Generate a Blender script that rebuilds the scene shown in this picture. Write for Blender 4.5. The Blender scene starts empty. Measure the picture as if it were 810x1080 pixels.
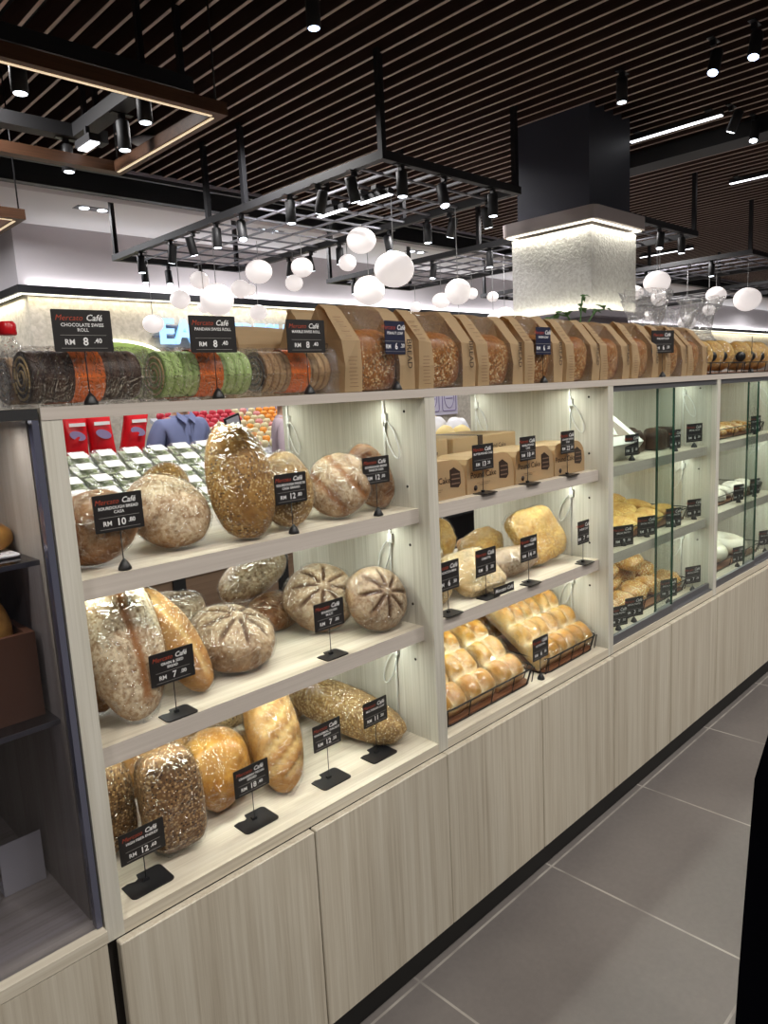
import bpy, math, random
from mathutils import Vector, Matrix, noise
R = math.radians
PI = math.pi
rnd = random.Random(7)
scene = bpy.context.scene
COL = scene.collection

# ------------------------------------------------------------------ materials
def mat(name, color=(0.5, 0.5, 0.5), rough=0.5, metal=0.0, spec=0.5, emit=None, estr=0.0):
    m = bpy.data.materials.new(name); m.use_nodes = True
    b = m.node_tree.nodes['Principled BSDF']
    b.inputs['Base Color'].default_value = (*color, 1)
    b.inputs['Roughness'].default_value = rough
    b.inputs['Metallic'].default_value = metal
    b.inputs['Specular IOR Level'].default_value = spec
    if emit:
        b.inputs['Emission Color'].default_value = (*emit, 1)
        b.inputs['Emission Strength'].default_value = estr
    return m

class NT:
    def __init__(s, m): s.nt = m.node_tree; s.b = s.nt.nodes.get('Principled BSDF')
    def n(s, t, **k):
        d = s.nt.nodes.new(t)
        for a, v in k.items():
            if a in d.bl_rna.properties.keys(): setattr(d, a, v)
            else: d.inputs[a.replace('_', ' ')].default_value = v
        return d
    def l(s, a, b): s.nt.links.new(a, b)
    def obj(s, scale=(1, 1, 1)):
        t = s.n('ShaderNodeTexCoord'); mp = s.n('ShaderNodeMapping')
        mp.inputs['Scale'].default_value = scale
        s.l(t.outputs['Object'], mp.inputs['Vector']); return mp.outputs[0]
    def noise(s, vec, scale=5, detail=3, rough=0.5, dist=0.0):
        d = s.n('ShaderNodeTexNoise'); d.inputs['Scale'].default_value = scale
        d.inputs['Detail'].default_value = detail; d.inputs['Roughness'].default_value = rough
        d.inputs['Distortion'].default_value = dist
        s.l(vec, d.inputs['Vector']); return d.outputs['Fac']
    def ramp(s, fac, stops):
        r = s.n('ShaderNodeValToRGB'); e = r.color_ramp.elements
        while len(e) < len(stops): e.new(0.5)
        for i, (p, c) in enumerate(stops):
            e[i].position = p; e[i].color = (*c, 1) if len(c) == 3 else c
        s.l(fac, r.inputs[0]); return r.outputs[0]
    def math(s, op, a, b=None, clamp=False):
        d = s.n('ShaderNodeMath', operation=op, use_clamp=clamp)
        for i, v in enumerate((a, b)):
            if v is None: continue
            if isinstance(v, (int, float)): d.inputs[i].default_value = v
            else: s.l(v, d.inputs[i])
        return d.outputs[0]
    def mix(s, fac, a, b, blend='MIX'):
        d = s.n('ShaderNodeMix', data_type='RGBA', blend_type=blend)
        for i, v in ((0, fac), (6, a), (7, b)):
            if isinstance(v, (int, float)): d.inputs[i].default_value = v
            elif isinstance(v, tuple): d.inputs[i].default_value = (*v, 1)
            else: s.l(v, d.inputs[i])
        return d.outputs[2]
    def bump(s, h, strength=0.3, dist=0.002):
        d = s.n('ShaderNodeBump'); d.inputs['Strength'].default_value = strength
        d.inputs['Distance'].default_value = dist
        s.l(h, d.inputs['Height']); return d.outputs[0]

def wood(name, axis, stops, rough=0.45, fine=170):
    m = mat(name, rough=rough, spec=0.35); t = NT(m)
    k = {'Z': (30, 30, 0.9), 'X': (0.9, 30, 30), 'Y': (30, 0.9, 30)}[axis]
    f = {'Z': (fine, fine, 3), 'X': (3, fine, fine), 'Y': (fine, 3, fine)}[axis]
    a = t.noise(t.obj(k), 1.0, 4, 0.6, 0.4); b = t.noise(t.obj(f), 1.0, 3, 0.6)
    h = t.math('ADD', t.math('MULTIPLY', a, 0.5), t.math('MULTIPLY', b, 0.5))
    t.l(t.ramp(h, stops), t.b.inputs['Base Color'])
    t.l(t.bump(b, 0.12, 0.0008), t.b.inputs['Normal'])
    return m

PALE = [(0.33, (0.44, 0.385, 0.30)), (0.46, (0.545, 0.49, 0.395)), (0.56, (0.605, 0.555, 0.457)), (0.68, (0.67, 0.625, 0.53))]
M = {}
M['woodZ'] = wood('pale_laminate_upright', 'Z', PALE)
M['woodP'] = wood('pale_laminate_partition', 'Z', [(0.33, (0.50, 0.47, 0.40)), (0.46, (0.60, 0.575, 0.50)), (0.56, (0.665, 0.64, 0.57)), (0.68, (0.73, 0.71, 0.645))])
M['woodX'] = wood('pale_laminate_level', 'X', [(p, tuple(min(1, c * 1.12) for c in q)) for p, q in PALE])
M['woodXf'] = wood('pale_laminate_edge', 'X', [(0.3, (0.50, 0.445, 0.40)), (0.6, (0.60, 0.545, 0.495)), (0.75, (0.66, 0.605, 0.555))])
M['woodY'] = wood('pale_laminate_deck', 'Y', PALE)
M['plinth'] = mat('black_plinth', (0.006, 0.006, 0.006), 0.5)
M['gap'] = mat('dark_joint', (0.02, 0.016, 0.012), 0.8)
M['black'] = mat('black_metal', (0.012, 0.012, 0.014), 0.4)
M['blackmatte'] = mat('black_matte', (0.02, 0.02, 0.022), 0.55)
M['card'] = mat('black_card', (0.016, 0.014, 0.014), 0.45)
M['cardblue'] = mat('blue_black_card', (0.02, 0.023, 0.05), 0.35)
M['white'] = mat('white_print', (0.85, 0.85, 0.85), 0.6)
M['red'] = mat('red_print', (0.48, 0.07, 0.03), 0.6)
M['greyline'] = mat('grey_rule', (0.35, 0.33, 0.32), 0.6)
M['alu'] = mat('grey_aluminium', (0.2, 0.2, 0.215), 0.4, 0.6)
M['whiteplastic'] = mat('white_plastic', (0.75, 0.75, 0.72), 0.4)
M['orange'] = mat('orange_label', (0.92, 0.19, 0.02), 0.4)
M['led'] = mat('led_strip', (1, 1, 1), emit=(1, 0.98, 0.88), estr=3)
M['ledwarm'] = mat('led_warm', (1, 0.9, 0.75), emit=(1, 0.76, 0.48), estr=0.75)
M['ledcove'] = mat('led_cove', (1, 1, 0.9), emit=(1, 0.97, 0.8), estr=2.5)
M['ledbar'] = mat('led_bar', (1, 1, 1), emit=(0.95, 0.96, 1), estr=3)
M['lens'] = mat('lamp_lens', (1, 1, 1), emit=(0.85, 0.92, 1), estr=6)
M['lensblue'] = mat('lamp_lens_blue', (1, 1, 1), emit=(0.55, 0.68, 1), estr=6)
M['globe'] = mat('opal_globe', (0.9, 0.87, 0.85), 0.35, emit=(1, 0.90, 0.87), estr=0.62)
M['signlit'] = mat('lit_letters', (0.5, 0.7, 1), emit=(0.24, 0.56, 1), estr=0.85)
M['cord'] = mat('grey_cord', (0.35, 0.35, 0.35), 0.5)
M['brownframe'] = wood('brown_frame', 'X', [(0.3, (0.06, 0.028, 0.015)), (0.7, (0.14, 0.065, 0.035))])
M['slat'] = wood('slat_wood', 'Y', [(0.3, (0.045, 0.024, 0.02)), (0.7, (0.085, 0.05, 0.04))])
M['slatlit'] = mat('slat_lit_underside', (0.50, 0.37, 0.31), 0.5)  # slat undersides coloured paler to stand in for light from below
M['void'] = mat('black_void', (0.004, 0.004, 0.004), 0.9)
M['plaster'] = mat('white_plaster', (0.72, 0.70, 0.70), 0.8)
M['plaster2'] = mat('grey_plaster', (0.56, 0.52, 0.53), 0.8)
M['pillardark'] = mat('dark_grey_paint', (0.058, 0.062, 0.085), 0.45)
M['pillarlow'] = mat('mauve_grey_paint', (0.36, 0.33, 0.38), 0.6)
M['caplam'] = mat('pillar_cap', (0.50, 0.43, 0.42), 0.5)
M['kraft'] = mat('kraft_paper', (0.47, 0.345, 0.20), 0.75)
def thin(m, col, amt):
    t = NT(m); out = t.nt.nodes['Material Output']; tl = t.n('ShaderNodeBsdfTranslucent'); tl.inputs['Color'].default_value = (*col, 1)
    mx = t.n('ShaderNodeMixShader'); mx.inputs[0].default_value = amt; t.l(t.b.outputs[0], mx.inputs[1]); t.l(tl.outputs[0], mx.inputs[2]); t.l(mx.outputs[0], out.inputs['Surface'])
thin(M['kraft'], (0.75, 0.52, 0.30), 0.35)
M['cakebrown'] = mat('dark_chocolate', (0.035, 0.018, 0.012), 0.5)
M['boxwhite'] = mat('white_carton', (0.82, 0.82, 0.78), 0.5)
M['redbag'] = mat('red_foil', (0.62, 0.012, 0.02), 0.25)
M['blueshirt'] = mat('blue_grey_shirt', (0.17, 0.2, 0.36), 0.85)
M['pinkshirt'] = mat('mauve_shirt', (0.45, 0.36, 0.40), 0.85)
M['skin'] = mat('skin', (0.42, 0.24, 0.16), 0.5)
M['hair'] = mat('black_hair', (0.012, 0.010, 0.010), 0.5)
M['blackcloth'] = mat('black_cloth', (0.003, 0.003, 0.005), 1.0, 0, 0.0)
M['leaf'] = mat('leaf_green', (0.06, 0.16, 0.035), 0.5)
M['terracotta'] = mat('dark_pot', (0.10, 0.08, 0.07), 0.6)
M['greenboard'] = mat('green_board', (0.30, 0.42, 0.10), 0.6, emit=(0.45, 0.6, 0.15), estr=0.25)
M['brownpanel'] = wood('brown_panel', 'X', [(0.3, (0.16, 0.10, 0.07)), (0.7, (0.25, 0.165, 0.115))])
M['salad'] = mat('salad_leaves', (0.20, 0.30, 0.07), 0.6)
M['poster'] = mat('lilac_poster', (0.72, 0.68, 0.80), 0.6)
M['lilac'] = mat('lilac_ink', (0.28, 0.22, 0.40), 0.6)
M['tray'] = mat('brown_tray', (0.20, 0.085, 0.04), 0.5)
M['wire'] = mat('black_wire', (0.012, 0.010, 0.009), 0.4, 0.3)
M['apple'] = mat('red_apple', (0.60, 0.03, 0.06), 0.4)
M['pear'] = mat('pale_pear', (0.70, 0.62, 0.36), 0.5)
M['pinkapple'] = mat('pink_apple', (0.75, 0.30, 0.28), 0.4)
M['orangefruit'] = mat('orange_fruit', (0.85, 0.33, 0.04), 0.5)
M['shelfgrey'] = mat('grey_board', (0.45, 0.46, 0.5), 0.5)
M['eyes'] = mat('dark_eyes', (0.02, 0.015, 0.012), 0.3)
M['lips'] = mat('lips', (0.35, 0.12, 0.10), 0.5)

def mk_floor():
    m = mat('grey_floor_tile', rough=0.42, spec=0.4); t = NT(m)
    co = t.obj()
    a = t.noise(co, 2.2, 5, 0.6); b = t.noise(co, 60, 3, 0.6)
    h = t.math('ADD', t.math('MULTIPLY', a, 0.7), t.math('MULTIPLY', b, 0.3))
    tile = t.ramp(h, [(0.3, (0.135, 0.12, 0.115)), (0.7, (0.19, 0.172, 0.162))])
    sep = t.n('ShaderNodeSeparateXYZ'); t.l(co, sep.inputs[0])
    def line(c, off, w):
        u = t.math('FRACT', t.math('ADD', t.math('DIVIDE', t.math('SUBTRACT', c, off), 0.589), 40.0))
        d = t.math('MINIMUM', u, t.math('SUBTRACT', 1.0, u))
        return t.math('LESS_THAN', d, w)
    g = t.math('MAXIMUM', line(sep.outputs[0], 0.722, 0.0055), line(sep.outputs[1], 0.009, 0.0055))
    worn = t.math('MULTIPLY', g, t.ramp(t.noise(co, 9, 3), [(0.35, (0.25,) * 3), (0.6, (0.9,) * 3)]))
    c = t.mix(worn, tile, (0.42, 0.39, 0.35))
    t.l(c, t.b.inputs['Base Color'])
    t.l(t.ramp(a, [(0.3, (0.36,) * 3), (0.7, (0.5,) * 3)]), t.b.inputs['Roughness'])
    return m
M['floor'] = mk_floor()

def mk_textured(name, c1, c2, scale, strength, dist):
    m = mat(name, rough=0.8); t = NT(m); co = t.obj()
    v = t.n('ShaderNodeTexNoise'); v.inputs['Scale'].default_value = scale; v.inputs['Detail'].default_value = 3
    v.inputs['Distortion'].default_value = 0.6
    t.l(co, v.inputs['Vector'])
    t.l(t.ramp(v.outputs['Fac'], [(0.35, c1), (0.65, c2)]), t.b.inputs['Base Color'])
    t.l(t.bump(v.outputs['Fac'], strength, dist), t.b.inputs['Normal'])
    return m
M['pillartex'] = mk_textured('white_carved_cladding', (0.62, 0.60, 0.58), (0.78, 0.77, 0.75), 48, 0.7, 0.012)
M['covewall'] = mk_textured('beige_stucco', (0.50, 0.45, 0.36), (0.66, 0.60, 0.50), 20, 0.4, 0.01)

def mk_glass(name, tint=(1, 1, 1), gloss=0.10, alpha=0.94):
    """thin clear sheet: mostly see-through with a glancing reflection"""
    m = bpy.data.materials.new(name); m.use_nodes = True
    nt = m.node_tree; nt.nodes.clear(); t = NT(m)
    out = t.n('ShaderNodeOutputMaterial'); tr = t.n('ShaderNodeBsdfTransparent'); gl = t.n('ShaderNodeBsdfGlossy')
    tr.inputs['Color'].default_value = (*[c * alpha for c in tint], 1); gl.inputs['Roughness'].default_value = 0.03
    fr = t.n('ShaderNodeLayerWeight'); fr.inputs['Blend'].default_value = 0.5
    mx = t.n('ShaderNodeMixShader'); t.l(t.math('ADD', t.math('MULTIPLY', t.math('POWER', fr.outputs['Facing'], 4.0), 0.7), gloss, True), mx.inputs[0])
    t.l(tr.outputs[0], mx.inputs[1]); t.l(gl.outputs[0], mx.inputs[2]); t.l(mx.outputs[0], out.inputs['Surface'])
    return m
M['glass'] = mk_glass('pane_glass', (0.95, 0.985, 0.96), 0.02, 0.97)
M['glassedge'] = mat('green_glass_edge', (0.02, 0.07, 0.045), 0.15)
M['glasscase'] = mk_glass('case_glass', (0.84, 0.84, 0.90), 0.05, 0.86)
M['caseedge'] = mat('blue_grey_glass_edge', (0.13, 0.135, 0.19), 0.12, 0.3)

def mk_wrap(name, amount=0.5, scale=22, haze=0.05, cr=0.38, milk=0.0):
    """crinkled clear plastic film"""
    m = bpy.data.materials.new(name); m.use_nodes = True
    nt = m.node_tree; nt.nodes.clear(); t = NT(m)
    out = t.n('ShaderNodeOutputMaterial'); tr = t.n('ShaderNodeBsdfTransparent'); gl = t.n('ShaderNodeBsdfGlossy')
    gl.inputs['Roughness'].default_value = 0.08
    co = t.obj((1, 1, 1))
    n1 = t.noise(t.obj((1, 1, 1)), scale, 2, 0.5, 1.2)
    n2 = t.noise(t.obj((1.6, 1, 0.6)), scale * 2.6, 2, 0.5, 0.8)
    r1 = t.math('ABSOLUTE', t.math('SUBTRACT', n1, 0.5)); r2 = t.math('ABSOLUTE', t.math('SUBTRACT', n2, 0.5))
    hgt = t.math('ADD', t.math('MULTIPLY', r1, -2.0), t.math('MULTIPLY', r2, -0.9))
    crease_glint = t.math('MULTIPLY', t.math('SUBTRACT', 1.0, t.math('DIVIDE', t.math('MINIMUM', r1, r2), 0.012), True), cr)  # extra gloss lines along the folds, drawn in as highlight streaks
    bp = t.bump(hgt, 1.0, 0.022)
    t.l(bp, gl.inputs['Normal'])
    fr = t.n('ShaderNodeLayerWeight'); fr.inputs['Blend'].default_value = 0.5; t.l(bp, fr.inputs['Normal'])
    f = t.math('ADD', t.math('MULTIPLY', t.math('POWER', fr.outputs['Facing'], 5.0), amount), t.math('ADD', crease_glint, haze), True)
    mx = t.n('ShaderNodeMixShader'); t.l(f, mx.inputs[0])
    t.l(gl.outputs[0], mx.inputs[2]); t.l(mx.outputs[0], out.inputs['Surface'])
    if milk:
        df = t.n('ShaderNodeBsdfTranslucent'); df.inputs['Color'].default_value = (.9, .9, .92, 1); d2 = t.n('ShaderNodeBsdfDiffuse'); d2.inputs['Color'].default_value = (.9, .9, .92, 1)
        ad = t.n('ShaderNodeMixShader'); t.l(df.outputs[0], ad.inputs[1]); t.l(d2.outputs[0], ad.inputs[2]); m2 = t.n('ShaderNodeMixShader'); m2.inputs[0].default_value = milk
        t.l(tr.outputs[0], m2.inputs[1]); t.l(ad.outputs[0], m2.inputs[2]); t.l(m2.outputs[0], mx.inputs[1])
    else: t.l(tr.outputs[0], mx.inputs[1])
    return m
M['wrap'] = mk_wrap('cling_film', 0.45, 17, 0.04)
M['bagfilm'] = mk_wrap('crinkled_bag', 0.5, 22, 0.05)
M['bigbag'] = mk_wrap('loose_clear_bag', 1.0, 16, 0.12, 0.5, 0.22)
M['blister'] = mk_wrap('clear_tub', 0.9, 40, 0.05, 0.06, 0.03)

def mk_bread(name, dark, light, flour=0.0, seeds=0.0, seedc=(0.75, 0.6, 0.35), seedd=(0.10, 0.06, 0.03), gloss=0.5, score=(0.32, 0.16, 0.06), fscale=14):
    m = mat(name, rough=gloss, spec=0.4); t = NT(m); co = t.obj()
    n = t.math('ADD', t.math('MULTIPLY', t.noise(co, 15, 4, 0.62, 0.3), 0.7), t.math('MULTIPLY', t.noise(co, 55, 3, 0.6), 0.3)); nf = t.noise(co, 130, 2, 0.6)
    mid = tuple((a + b) / 2 for a, b in zip(dark, light))
    c = t.ramp(n, [(0.33, dark), (0.5, mid), (0.66, light)])
    hgt = t.math('ADD', t.math('MULTIPLY', n, 0.6), t.math('MULTIPLY', nf, 0.25))
    if seeds:
        v = t.n('ShaderNodeTexVoronoi'); v.inputs['Scale'].default_value = 190; t.l(co, v.inputs['Vector'])
        pick = t.ramp(t.noise(co, 10, 2), [(0.5 - seeds * 0.3, (0,) * 3), (0.62 - seeds * 0.3, (1,) * 3)])
        isseed = t.math('MULTIPLY', t.math('LESS_THAN', v.outputs['Distance'], 0.42), pick)
        sc = t.n('ShaderNodeSeparateColor'); t.l(v.outputs['Color'], sc.inputs[0])
        col = t.ramp(sc.outputs[0], [(0.0, seedd), (0.34, seedd), (0.42, seedc), (1.0, seedc)])
        c = t.mix(isseed, c, col)
        hgt = t.math('ADD', hgt, t.math('MULTIPLY', isseed, 0.6))
    at = t.n('ShaderNodeAttribute', attribute_name='score')
    if flour:
        a2 = t.n('ShaderNodeAttribute', attribute_name='flour')
        k = t.math('MULTIPLY', a2.outputs['Fac'], t.ramp(t.noise(co, fscale, 5, 0.7), [((0.33 if flour > .5 else 0.42), ((0.22 if flour > .5 else 0.02),) * 3), (0.60, (1,) * 3)]))
        k = t.math('MULTIPLY', k, t.ramp(nf, [(0.36, (0.25,) * 3), (0.58, (1,) * 3)]))
        k = t.math('MULTIPLY', t.math('MULTIPLY', k, flour, True), t.math('SUBTRACT', 1.0, at.outputs['Fac'], True))
        c = t.mix(k, c, (0.77, 0.66, 0.47))
    c = t.mix(t.math('MULTIPLY', at.outputs['Fac'], 0.95, True), c, score)
    t.l(c, t.b.inputs['Base Color']); t.l(t.bump(hgt, 0.6, 0.004), t.b.inputs['Normal'])
    return m
B = {
 'rustic': mk_bread('rustic_crust', (0.095, 0.03, 0.008), (0.36, 0.15, 0.042), 0.30, gloss=0.4),
 'floury': mk_bread('floured_crust', (0.17, 0.068, 0.017), (0.40, 0.20, 0.07), 1.0, score=(0.33, 0.13, 0.04)),
 'rosette': mk_bread('rosette_crust', (0.12, 0.052, 0.017), (0.34, 0.19, 0.085), 0.8, score=(0.07, 0.028, 0.010)),
 'seeded': mk_bread('seeded_crust', (0.19, 0.078, 0.013), (0.46, 0.25, 0.06), 0.0, 0.55, (0.58, 0.40, 0.16), (0.13, 0.07, 0.025)),
 'oat': mk_bread('oat_crust', (0.21, 0.11, 0.03), (0.42, 0.26, 0.095), 0.0, 1.0, (0.66, 0.50, 0.25), (0.24, 0.13, 0.045)),
 'grain': mk_bread('grain_crust', (0.075, 0.032, 0.012), (0.27, 0.145, 0.055), 0.0, 1.0, (0.40, 0.25, 0.11), (0.05, 0.024, 0.012)),
 'golden': mk_bread('golden_crust', (0.34, 0.12, 0.014), (0.66, 0.36, 0.08), 0.0, gloss=0.28, score=(0.72, 0.50, 0.22)),
 'baton': mk_bread('baton_crust', (0.30, 0.12, 0.022), (0.54, 0.29, 0.075), 0.12, score=(0.68, 0.47, 0.19)),
 'pale': mk_bread('pale_crust', (0.44, 0.28, 0.11), (0.66, 0.50, 0.25), 0.3, 0.3, score=(0.70, 0.58, 0.36)),
 'cheese': mk_bread('cheese_crust', (0.45, 0.20, 0.035), (0.74, 0.52, 0.17), 0.0, 0.35, (0.80, 0.60, 0.22), (0.42, 0.17, 0.04)),
 'bun': mk_bread('bun_crust', (0.44, 0.18, 0.018), (0.68, 0.39, 0.075), 0.0, gloss=0.3, score=(0.92, 0.80, 0.48)),
 'toast': mk_bread('toast_crust', (0.22, 0.075, 0.018), (0.46, 0.20, 0.055), 0.0, 0.15, gloss=0.35),
 'white': mk_bread('sugared_dough', (0.70, 0.68, 0.62), (0.86, 0.85, 0.80), 0.8),
 'pastry': mk_bread('pastry_crust', (0.30, 0.115, 0.02), (0.62, 0.34, 0.07), 0.0, 0.5, (0.80, 0.74, 0.52), (0.30, 0.07, 0.04), gloss=0.35),
 'choc': mk_bread('chocolate_sponge', (0.03, 0.014, 0.009), (0.085, 0.04, 0.022), 0.0, gloss=0.45, score=(0.02, 0.01, 0.008)),
 'pandan': mk_bread('green_sponge', (0.42, 0.58, 0.19), (0.55, 0.70, 0.31), 0.0, score=(0.22, 0.36, 0.07)),
 'marble': mk_bread('marble_sponge', (0.40, 0.22, 0.10), (0.66, 0.46, 0.25), 0.0, score=(0.18, 0.08, 0.03)),
}

# ------------------------------------------------------------------ mesh building
class MB:
    def __init__(s): s.v = []; s.f = []; s.m = []; s.s = []
    def add(s, vs, fs, mi=0, sm=False, xf=None):
        o = len(s.v)
        s.v += [tuple(xf @ Vector(p)) if xf else tuple(p) for p in vs]
        for f in fs: s.f.append([i + o for i in f]); s.m.append(mi); s.s.append(sm)
        return s
    def box(s, a, b, mi=0, xf=None, bev=0.0):
        (x0, y0, z0), (x1, y1, z1) = a, b
        if bev:
            # chamfered along all edges that run in X and Z of the front (simple 8-gon profile in XZ)
            c = bev
            prof = [(x0 + c, z0), (x1 - c, z0), (x1, z0 + c), (x1, z1 - c), (x1 - c, z1), (x0 + c, z1), (x0, z1 - c), (x0, z0 + c)]
            inn = [(x0 + c, z0 + c), (x1 - c, z0 + c), (x1 - c, z0 + c), (x1 - c, z1 - c), (x1 - c, z1 - c), (x0 + c, z1 - c), (x0 + c, z1 - c), (x0 + c, z0 + c)]
            vs = [(x, y0, z) for x, z in inn] + [(x, y0 + c, z) for x, z in prof] + [(x, y1 - c, z) for x, z in prof] + [(x, y1, z) for x, z in inn]
            fs = [list(range(8)), list(range(31, 23, -1))]
            for k in range(3):
                for i in range(8):
                    j = (i + 1) % 8; fs.append([k * 8 + j, k * 8 + i, k * 8 + 8 + i, k * 8 + 8 + j])
            return s.add(vs, fs, mi, False, xf)
        vs = [(x0, y0, z0), (x1, y0, z0), (x1, y1, z0), (x0, y1, z0), (x0, y0, z1), (x1, y0, z1), (x1, y1, z1), (x0, y1, z1)]
        return s.add(vs, [(0, 3, 2, 1), (4, 5, 6, 7), (0, 1, 5, 4), (1, 2, 6, 5), (2, 3, 7, 6), (3, 0, 4, 7)], mi, False, xf)
    def tube(s, pts, r, mi=0, n=8, closed=False, rs=None):
        pts = [Vector(p) for p in pts]; N = len(pts); vs = []; fs = []
        up = None
        for i, p in enumerate(pts):
            a = pts[i - 1] if i > 0 or closed else p; b = pts[(i + 1) % N] if i < N - 1 or closed else p
            d = (b - a).normalized()
            if up is None: up = Vector((0, 0, 1)) if abs(d.z) < 0.9 else Vector((0, 1, 0))
            x = d.cross(up)
            if x.length < 1e-4: x = d.cross(Vector((1, 0, 0)))
            x.normalize(); y = x.cross(d).normalized(); up = y
            rr = rs[i] if rs else r
            for k in range(n):
                an = 2 * PI * k / n; vs.append(p + x * (rr * math.cos(an)) + y * (rr * math.sin(an)))
        for i in range(N if closed else N - 1):
            j = (i + 1) % N
            for k in range(n):
                l = (k + 1) % n; fs.append((i * n + k, i * n + l, j * n + l, j * n + k))
        if not closed: fs += [list(range(n - 1, -1, -1)), [(N - 1) * n + k for k in range(n)]]
        return s.add(vs, fs, mi, True)
    def cyl(s, p, q, r, mi=0, n=16, r2=None):
        return s.tube([p, q], r, mi, n, rs=[r, r if r2 is None else r2])
    def lathe(s, prof, c=(0, 0, 0), mi=0, n=24, xf=None, sm=True):
        vs = [(c[0] + r * math.cos(2 * PI * k / n), c[1] + r * math.sin(2 * PI * k / n), c[2] + z) for r, z in prof for k in range(n)]
        fs = []
        for i in range(len(prof) - 1):
            for k in range(n):
                l = (k + 1) % n; fs.append((i * n + k, i * n + l, (i + 1) * n + l, (i + 1) * n + k))
        fs += [list(range(n - 1, -1, -1)), [(len(prof) - 1) * n + k for k in range(n)]]
        return s.add(vs, fs, mi, sm, xf)
    def ell(s, c, r, mi=0, nu=20, nv=12, xf=None, fn=None):
        vs = []
        for j in range(nv + 1):
            th = PI * j / nv
            for i in range(nu):
                ph = 2 * PI * i / nu
                p = Vector((r[0] * math.sin(th) * math.cos(ph), r[1] * math.sin(th) * math.sin(ph), r[2] * math.cos(th)))
                if fn: p = fn(p)
                if xf: p = xf @ p
                vs.append(p + Vector(c))
        fs = []
        for j in range(nv):
            for i in range(nu):
                k = (i + 1) % nu; fs.append((j * nu + i, (j + 1) * nu + i, (j + 1) * nu + k, j * nu + k))
        return s.add(vs, fs, mi, True)
    def prism(s, poly, axis, a, b, mi=0, xf=None, sm=False):
        """poly in the two other axes, extruded along axis from a to b"""
        def P(u, v, w): return {'x': (w, u, v), 'y': (u, w, v), 'z': (u, v, w)}[axis]
        n = len(poly)
        vs = [P(u, v, a) for u, v in poly] + [P(u, v, b) for u, v in poly]
        fs = [list(range(n)), list(range(2 * n - 1, n - 1, -1))] + [((i + 1) % n, i, n + i, n + (i + 1) % n) for i in range(n)]
        return s.add(vs, fs, mi, sm, xf)
    def mesh(s, name, mats):
        me = bpy.data.meshes.new(name)
        me.from_pydata([tuple(p) for p in s.v], [], s.f)
        me.polygons.foreach_set('material_index', s.m); me.polygons.foreach_set('use_smooth', s.s)
        for m in (mats if isinstance(mats, (list, tuple)) else [mats]): me.materials.append(M[m] if isinstance(m, str) else m)
        me.validate(); me.update()
        return me
    def obj(s, name, mats, parent=None, label=None, fix=True):
        return put(name, s.mesh(name, mats), parent, label, fix)

def recalc(me):
    import bmesh
    b = bmesh.new(); b.from_mesh(me); bmesh.ops.recalc_face_normals(b, faces=b.faces); b.to_mesh(me); b.free()

def put(name, me, parent=None, label=None, fix=True):
    if fix and me.users == 0: recalc(me)
    o = bpy.data.objects.new(name, me); COL.objects.link(o)
    if parent:
        o.parent = parent
        if parent.get('worldbuilt'): o.matrix_parent_inverse = Matrix.Translation(-Vector(parent.location))
    if label: o['label'] = label
    return o

def tag(o, label, cat, group=None, kind=None):
    o['label'] = label; o['category'] = cat
    if group: o['group'] = group
    if kind: o['kind'] = kind
    return o

def thing(name, label, cat, loc, rz=0.0, group=None, world=False):
    o = bpy.data.objects.new(name, None); COL.objects.link(o)
    o.location = loc; o.rotation_euler = (0, 0, rz); o.empty_display_size = 0.05
    if world: o['worldbuilt'] = 1
    return tag(o, label, cat, group)

def struct(name, mb, mats):
    o = mb.obj(name, mats); o['kind'] = 'structure'; return o

def dup(root, loc, rz=None, label=None):
    c = root.copy(); COL.objects.link(c); c.location = loc
    if rz is not None: c.rotation_euler = (0, 0, rz)
    if label: c['label'] = label
    for ch in list(root.children):
        d = ch.copy(); COL.objects.link(d); d.parent = c
        for g in list(ch.children):
            e = g.copy(); COL.objects.link(e); e.parent = d
    return c

def text(mb, body, size, x, z, mi, shear=0.0, bold=0.0, align='CENTER', xf=None, depth=0.0):
    """flat lettering in the XZ plane facing -y; xf moves it afterwards"""
    cu = bpy.data.curves.new('lettering', 'FONT'); cu.body = body; cu.size = size; cu.align_x = align
    cu.shear = shear; cu.offset = bold; cu.resolution_u = 2; cu.extrude = depth
    ob = bpy.data.objects.new('lettering', cu); COL.objects.link(ob)
    dg = bpy.context.evaluated_depsgraph_get()
    me = bpy.data.meshes.new_from_object(ob.evaluated_get(dg))
    bpy.data.objects.remove(ob); bpy.data.curves.remove(cu)
    vs = [(p.co.x + x, -p.co.z, p.co.y + z) for p in me.vertices]
    mb.add(vs, [list(p.vertices) for p in me.polygons], mi, False, xf)
    bpy.data.meshes.remove(me)
    return mb

def rounded(x0, z0, x1, z1, r, k=4, corners=(1, 1, 1, 1)):
    pts = []
    for (cx, cz, a0, on) in ((x1 - r, z0 + r, -90, corners[1]), (x1 - r, z1 - r, 0, corners[2]), (x0 + r, z1 - r, 90, corners[3]), (x0 + r, z0 + r, 180, corners[0])):
        if on:
            for i in range(k + 1):
                a = R(a0 + 90 * i / k); pts.append((cx + r * math.cos(a), cz + r * math.sin(a)))
        else:
            a = R(a0 + 45); pts.append((cx + r * math.sqrt(2) * math.cos(a), cz + r * math.sqrt(2) * math.sin(a)))
    return pts

# ------------------------------------------------------------------ key sizes of the counter
TOP = 1.4424; TB = 1.424; S1 = 1.1694; S2 = 0.8846; DK = 0.5947; DOORT = 0.5674; DOORB = 0.109
POST = [(-0.009, 0.0213), (0.817, 0.8506), (1.6397, 1.6705), (2.475, 2.5056), (3.305, 3.336)]
DEEP = 0.53; REC = 0.034; YD = -0.015

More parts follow.
